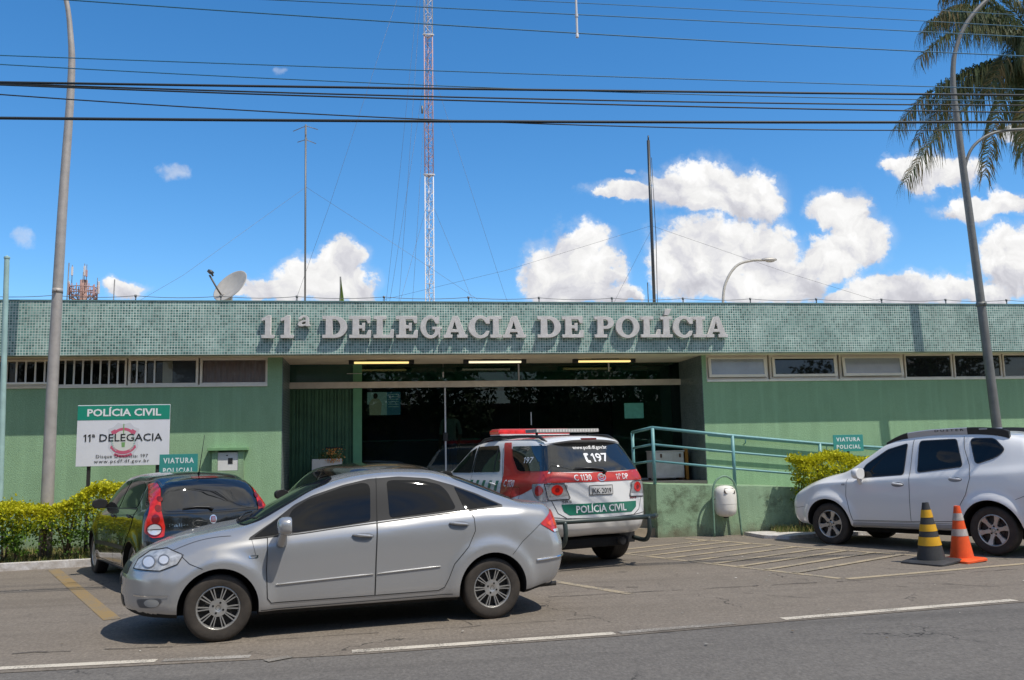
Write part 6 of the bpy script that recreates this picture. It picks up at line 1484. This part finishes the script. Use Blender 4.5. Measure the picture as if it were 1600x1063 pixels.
# overhead cables
CAB, CABT = mat('cable_black', (.010, .018, .024), .6), mat('cable_teal', (.015, .12, .22), .5)
def cable(label, P, r, m_, group):
    f = pchip([p[0] for p in P], [p[1] for p in P]); (xa, za), (xb, zb) = P[0], P[-1]
    # Lagrange through three points, run on past both ends
    def q(x): return sum(P[i][1]*math.prod([(x-P[j][0])/(P[i][0]-P[j][0]) for j in range(len(P)) if j != i]) for i in range(len(P)))
    def lin(x): return q(x) if xa-4 <= x <= xb+4 else (q(xa-4)+(x-xa+4)*(q(xa-3)-q(xa-4)) if x < xa else q(xb+4)+(x-xb-4)*(q(xb+4)-q(xb+3)))
    b_ = bm_new(); tube(b_, [(x*.6-4, -4.0, lin(x*.6-4)) for x in range(-16, 42)], r, 6); tag(obj('overhead_cable', b_, m_), label, 'cable', group)
for lb_, P, r, m_ in [('highest of the thin cables across the sky at right', [(4.656,7.360),(8.681,7.375)], 0.0040, CABT),
  ('thin cable entering from the top edge left of the palm, second from the top', [(1.650,7.184),(4.996,7.204),(8.664,7.209)], 0.0046, CABT),
  ('thin cable meeting the top edge left of the lattice tower', [(-1.265,7.013),(3.614,7.041),(8.648,7.062)], 0.0060, CABT),
  ('thin cable crossing the whole sky just below the top edge', [(-3.329,6.876),(0.855,6.806),(8.619,6.787)], 0.0073, CABT),
  ('teal thin cable just above the thick black cables', [(-4.183,6.179),(1.629,6.228),(8.570,6.316)], 0.0060, CABT),
  ('teal thin cable sloping down onto the thick black cables', [(-4.177,6.073),(0.845,6.032),(8.552,6.154)], 0.0060, CABT),
  ('upper thick black cable of the crossing bundle', [(-4.167,5.863),(0.844,5.999),(8.561,6.234)], 0.0139, CAB),
  ('black cable running just under the upper thick cable', [(-4.166,5.849),(0.843,5.895),(8.546,6.091)], 0.0093, CAB),
  ('black cable third in the crossing bundle', [(-4.165,5.833),(0.843,5.855),(8.535,5.992)], 0.0093, CAB),
  ('black cable sagging away between the bundle and the lowest cable', [(-4.160,5.721),(0.080,5.610),(6.750,5.682)], 0.0073, CAB),
  ('lowest and thickest black cable across the sky', [(-4.147,5.447),(0.839,5.590),(8.521,5.858)], 0.0172, CAB)]:
    cable(lb_, P, r, m_, 'overhead cables across the sky')
b_ = bm_new(); tube(b_, [(2.46, -4.0, 7.56), (2.46, -4.0, 6.98), (2.46, -4.0, 6.77)], [.0135, .0145, .0145], 8); lathe(b_, [(.0, 6.72), (.02, 6.735), (.02, 6.77), (.0145, 6.785)], 10, 'z', (2.46, -4.0, 0)); lathe(b_, [(.021, 7.0), (.021, 7.04)], 10, 'z', (2.46, -4.0, 0))
tag(obj('hanging_rod', b_, MATS['tower_white'], None, True), 'white rod hanging from the top edge across the thin cables', 'rod')
# ------------------------------------------------------------------ palm
PALM = [mat('palm_green', (.075, .105, .040), .6), mat('palm_olive', (.11, .115, .045), .65), mat('palm_dry', (.20, .15, .06), .8)]
for m_ in PALM:
    t_ = NT(m_.node_tree); b_ = t_.n['Principled BSDF']; tl_ = t_.new('ShaderNodeBsdfTranslucent'); mx_ = t_.new('ShaderNodeMixShader'); mx_.inputs[0].default_value = .35
    tl_.inputs[0].default_value = b_.inputs['Base Color'].default_value; t_.l.new(b_.outputs[0], mx_.inputs[1]); t_.l.new(tl_.outputs[0], mx_.inputs[2]); t_.l.new(mx_.outputs[0], t_.n['Material Output'].inputs[0])
def palm(label, base, crown, fr, seed, lean=0, n_extra=0, name='palm_tree', group=None):
    random.seed(seed); t = thing(name, label, 'palm', base, 0, group); c = Vector(crown); b_ = bm_new()
    tube(b_, cr([base, (base[0]+lean*.4, base[1], (base[2]+c.z)*.5), (c.x, c.y, c.z-.3), c], 8), [.22]*9+[.17]*8+[.12]*8, 12); at(obj('trunk', b_, mat('palm_trunk', (.20, .17, .14), .9, var=.3, vscale=4, bump=.6, bscale=12)), t)
    for (tip, mid, L) in fr:
        tip, mid = Vector(tip), Vector(mid); pts = []
        for k in range(31):
            s = k/30; pts.append(c*(1-s)**2+mid*2*s*(1-s)+tip*s*s)
        b_ = bm_new(); tube(b_, pts, [.030-.026*i/30 for i in range(31)], 6, mi=1)
        n = 165
        for k in range(n):
            s = .13+.87*k/n; i = min(29, int(s*30)); p = pts[i].lerp(pts[i+1], s*30-i); d = (pts[i+1]-pts[i]).normalized(); side = d.cross(Vector((0, 0, 1))).normalized(); ll = L*1.15*(.5+.5*math.sin(PI*min(.97, .16+.80*s)))
            for q in (-1, 1):
                if random.random() < .05: continue
                l_ = ll*random.uniform(.75, 1.1); w = random.uniform(.012, .023); a = p+d*random.uniform(-.03, .03)
                out = (side*q*random.uniform(.35, .7)+d*random.uniform(.35, .7)+Vector((0, 0, random.uniform(.05, .35)))).normalized()
                P_ = [a, a+out*l_*.30, a+out*l_*.46+Vector((0, 0, -l_*.28)), a+out*l_*.50+Vector((random.gauss(0, .06), random.gauss(0, .06), -l_*.78))]; wd = [w*.6, w, w*.8, .002]; wv = d.cross(out).normalized().cross(out).normalized()
                R_ = [(b_.verts.new(x_-wv*e), b_.verts.new(x_+wv*e)) for x_, e in zip(P_, wd)]; mi = 0 if random.random() < .62 else 1
                if s > .72 and random.random() < .30: mi = 2
                for e in range(3): f_ = b_.faces.new((R_[e][0], R_[e+1][0], R_[e+1][1], R_[e][1])); f_.material_index = mi
        at(obj('frond', b_, PALM), t)
    if n_extra:
        b_ = bm_new()
        for k in range(700):
            p = c+Vector((random.gauss(-1.05, .3), random.gauss(-.7, .3), random.gauss(-.15, .3))); s = random.uniform(.03, .07); d = Vector((random.uniform(-1, 1), random.uniform(-1, 1), random.uniform(-1, .3))).normalized()*s*2; e = d.orthogonal().normalized()*s*.3
            b_.faces.new([b_.verts.new(q) for q in (p-d, p+e, p+d, p-e)]).material_index = k % 2
        at(obj('flower_cluster', b_, [mat('palm_flower', (.30, .23, .04), .8), mat('palm_flower_green', (.14, .16, .03), .8)]), t)
    return t
palm('tall palm with drooping feathery fronds entering from the top right corner', (22.01, 10.01, 0), (21.61, 10.01, 13.34),
  [((15.73, 9.57, 9.49), (17.98, 9.72, 12.83), 1.19),
   ((15.95, 10.15, 11.38), (17.98, 10.15, 13.99), 1.16),
   ((16.53, 9.57, 13.41), (18.41, 9.57, 15.51), 1.13),
   ((17.4, 10.59, 14.79), (19.14, 10.44, 16.53), 1.09),
   ((19.65, 8.41, 8.41), (19.14, 8.99, 12.9), 1.09),
   ((18.27, 11.6, 11.89), (19.43, 11.02, 14.64), 1.09),
   ((18.7, 7.54, 12.76), (19.72, 8.41, 15.22), 1.01),
   ((20.59, 7.83, 16.96), (21.17, 8.7, 16.96), 1.01),
   ((18.85, 11.31, 16.53), (20.01, 10.73, 16.96), 1.01),
   ((24.5, 7.25, 12.32), (23.78, 8.12, 15.8), 1.01),
   ((26.1, 10.73, 10.58), (24.65, 10.73, 15.22), 1.09),
   ((22.62, 15.08, 11.6), (22.33, 13.34, 15.51), 1.01),
   ((23.93, 12.91, 15.95), (22.91, 11.31, 16.67), 1.01),
   ((21.75, 5.08, 11.16), (21.75, 7.25, 15.51), 1.09),
   ((16.6, 10.2, 11.0), (18.6, 10.2, 13.9), 1.15), ((16.9, 9.6, 14.6), (18.9, 9.8, 15.6), 1.1), ((17.9, 11.5, 12.6), (19.4, 10.8, 14.6), 1.1), ((19.0, 8.6, 10.2), (19.6, 9.0, 13.6), 1.1), ((17.4, 8.8, 16.6), (19.2, 9.4, 16.4), 1.1), ((18.6, 11.2, 15.8), (20.0, 10.6, 16.4), 1.1), ((19.4, 8.0, 14.9), (20.4, 9.0, 16.0), 1.1), ((18.3, 9.0, 12.2), (19.8, 9.4, 14.9), 1.1)], 11, -.1, 1)

# ------------------------------------------------------------------ person in the hall
def person(label, x, y, z, rz):
    t = thing('person', label, 'person', (x, y, z), rz)
    J = {'pelvis': (0,0,.93), 'waist': (0,.01,1.06), 'chest': (0,.0,1.28), 'collar': (0,.01,1.42), 'neck': (0,.005,1.49), 'head': (0,-.015,1.58), 'crown': (0,-.01,1.68)}
    for q, s in (('l', 1), ('r', -1)):
        J.update({q+'hip': (.09*s,0,.90), q+'knee': (.10*s,-.015,.49), q+'ankle': (.10*s,.02,.09), q+'toe': (.115*s,-.13,.035), q+'sho': (.185*s,.01,1.39), q+'elb': (.245*s,.04,1.12), q+'wri': (.235*s,-.05,.88), q+'palm': (.232*s,-.07,.81)})
    R = {'pelvis': .145, 'waist': .135, 'chest': .155, 'collar': .085, 'neck': .055, 'head': .085, 'crown': .06}
    r2_ = {'hip': .095, 'knee': .062, 'ankle': .045, 'toe': .036, 'sho': .062, 'elb': .045, 'wri': .032, 'palm': .034}
    names = list(J); E_ = [('pelvis','waist'),('waist','chest'),('chest','collar'),('collar','neck'),('neck','head'),('head','crown')]
    for q in 'lr': E_ += [('pelvis',q+'hip'),(q+'hip',q+'knee'),(q+'knee',q+'ankle'),(q+'ankle',q+'toe'),('collar',q+'sho'),(q+'sho',q+'elb'),(q+'elb',q+'wri'),(q+'wri',q+'palm')]
    co = [J[n] for n in names]; ed = [(names.index(a), names.index(b)) for a, b in E_]; rad = [R.get(n) or r2_[n[1:]] for n in names]
    for q, s in (('l', 1), ('r', -1)):
        pi_ = names.index(q+'palm'); p = Vector(J[q+'palm'])
        for k, (dy, ln) in enumerate(((-.028,.075),(-.009,.085),(.010,.08),(.027,.062))):
            b0 = len(co); co += [tuple(p+Vector((0, dy, -.03))), tuple(p+Vector((-.012*s, dy*1.15-.01, -.03-ln*.55))), tuple(p+Vector((-.03*s, dy*1.1-.02, -.03-ln)))]; rad += [.0095, .0085, .0075]; ed += [(pi_, b0), (b0, b0+1), (b0+1, b0+2)]
        b0 = len(co); co += [tuple(p+Vector((-.01*s, -.045, .0))), tuple(p+Vector((-.02*s, -.062, -.045)))]; rad += [.011, .008]; ed += [(pi_, b0), (b0, b0+1)]
    me = bpy.data.meshes.new('body'); me.from_pydata(co, ed, []); o = link('body', me, t)
    o.modifiers.new('s', 'SKIN'); 
    for i, v in enumerate(me.skin_vertices[0].data): v.radius = (rad[i], rad[i]*(.78 if names[i] in ('chest', 'waist', 'pelvis') else 1) if i < len(names) else rad[i]); v.use_root = i == 0
    sb_ = o.modifiers.new('d', 'SUBSURF'); sb_.levels = 2; sb_.render_levels = 2
    dg = bpy.context.evaluated_depsgraph_get(); m2 = bpy.data.meshes.new_from_object(o.evaluated_get(dg)); o.modifiers.clear(); o.data = m2
    m2.materials.clear()
    for q in (mat('skin', (.24, .13, .085), .6), mat('pale_shirt', (.45, .40, .36), .85), mat('jeans', (.05, .075, .15), .9), mat('shoe', (.03, .025, .02), .6)): m2.materials.append(q)
    for p in m2.polygons:
        c = p.center; p.use_smooth = True; p.material_index = 3 if c.z < .10 else 2 if c.z < .96 and abs(c.x) < .20 else 1 if c.z < 1.45 and not (abs(c.x) > .2 and c.z < 1.1) else 0
    h = bm_new(); ellipsoid(h, (0, .012, 1.62), (.088, .098, .10), 20, 12, (2, -.25, 1)); obj('hair', h, mat('dark_hair', (.02, .015, .012), .8), t, True)
    f = bm_new(); ellipsoid(f, (0, -.105, 1.57), (.014, .02, .022), 10, 8); [ellipsoid(f, (q*.032, -.088, 1.598), (.012, .008, .008), 8, 6) for q in (1, -1)]; [ellipsoid(f, (q*.088, .0, 1.575), (.012, .022, .032), 8, 6) for q in (1, -1)]; ellipsoid(f, (0, -.094, 1.53), (.024, .008, .007), 8, 6)
    obj('face', f, MATS['skin'], t, True)
    return t
person('person in pale top and jeans standing inside just right of the door bar', 1.62, 6.0, .993, math.radians(200))

# ------------------------------------------------------------------ far side of the street (seen in the glass and paint only)
LEAFB = [mat('street_leaf', (.05, .085, .02), .7), mat('street_leaf_light', (.09, .13, .03), .7), mat('street_leaf_dark', (.025, .05, .012), .7)]
BARK = mat('bark', (.14, .10, .07), .9, var=.3, vscale=3)
random.seed(21); b_ = bm_new()
cl = [(Vector((random.gauss(0, 1.5), random.gauss(0, 1.3), 4.8+random.gauss(0, 1.0))), random.uniform(.7, 1.3)) for k in range(26)]
for k in range(4200):
    c, r = random.choice(cl); v = Vector((random.gauss(0, 1), random.gauss(0, 1), random.gauss(0, .8))).normalized()*r*random.uniform(.75, 1.05); p = c+v
    s = random.uniform(.10, .2); d = Vector((random.uniform(-1, 1), random.uniform(-1, 1), random.uniform(-1, 1))).normalized()*s; e = d.orthogonal().normalized()*s*.5
    b_.faces.new([b_.verts.new(q) for q in (p-d, p+e, p+d, p-e)]).material_index = random.choice((0, 0, 1, 2))
tr0 = thing('street_tree', 'leafy street tree across the road, showing only as reflections in glass', 'tree', (-14, -22, 0), 0, 'trees across the road')
obj('crown', b_, LEAFB, tr0)
b_ = bm_new(); tube(b_, cr([(0, 0, 0), (.1, 0, 1.6), (0, .1, 3.2), (.3, 0, 5.2)], 4), [.2]*5+[.15]*4+[.08]*4, 8)
for a in (.3, 2.2, 4.1): tube(b_, [(.05, 0, 2.8), (.9*math.cos(a), .9*math.sin(a), 4), (1.6*math.cos(a), 1.6*math.sin(a), 5.2)], [.1, .07, .03], 6)
obj('trunk', b_, BARK, tr0)
for k, (x, y, s) in enumerate([(-7.5, -23, 1.1), (-1.5, -21.5, .95), (3.2, -23, 1.15), (9.5, -22, 1.0), (15.5, -23.5, 1.2), (22, -22, 1.0), (-21, -23, 1.2), (30, -24, 1.3), (-30, -24, 1.3)]):
    c = copy_tree(tr0); c.location = (x, y, 0); c.rotation_euler = (0, 0, k*1.7); c.scale = (s, s, s)
bw = thing('shop_building', 'low plain shop building across the road, showing only in reflections', 'building', (0, -32, 0))
obj('wall', bxs((-45, 45, -4, 0, 0, 4.6)), mat('shop_wall', (.14, .12, .10), .9, var=.2, vscale=.6), bw)
for x in range(-40, 44, 8): obj('shutter', bxs((x-2.6, x+2.6, .0, .03, 0, 3.0)), mat('shop_shutter', (.12, .12, .12), .6), bw)
obj('roof', bxs((-46, 46, -5, .8, 4.6, 4.8)), mat('shop_roof', (.22, .12, .08), .9), bw)
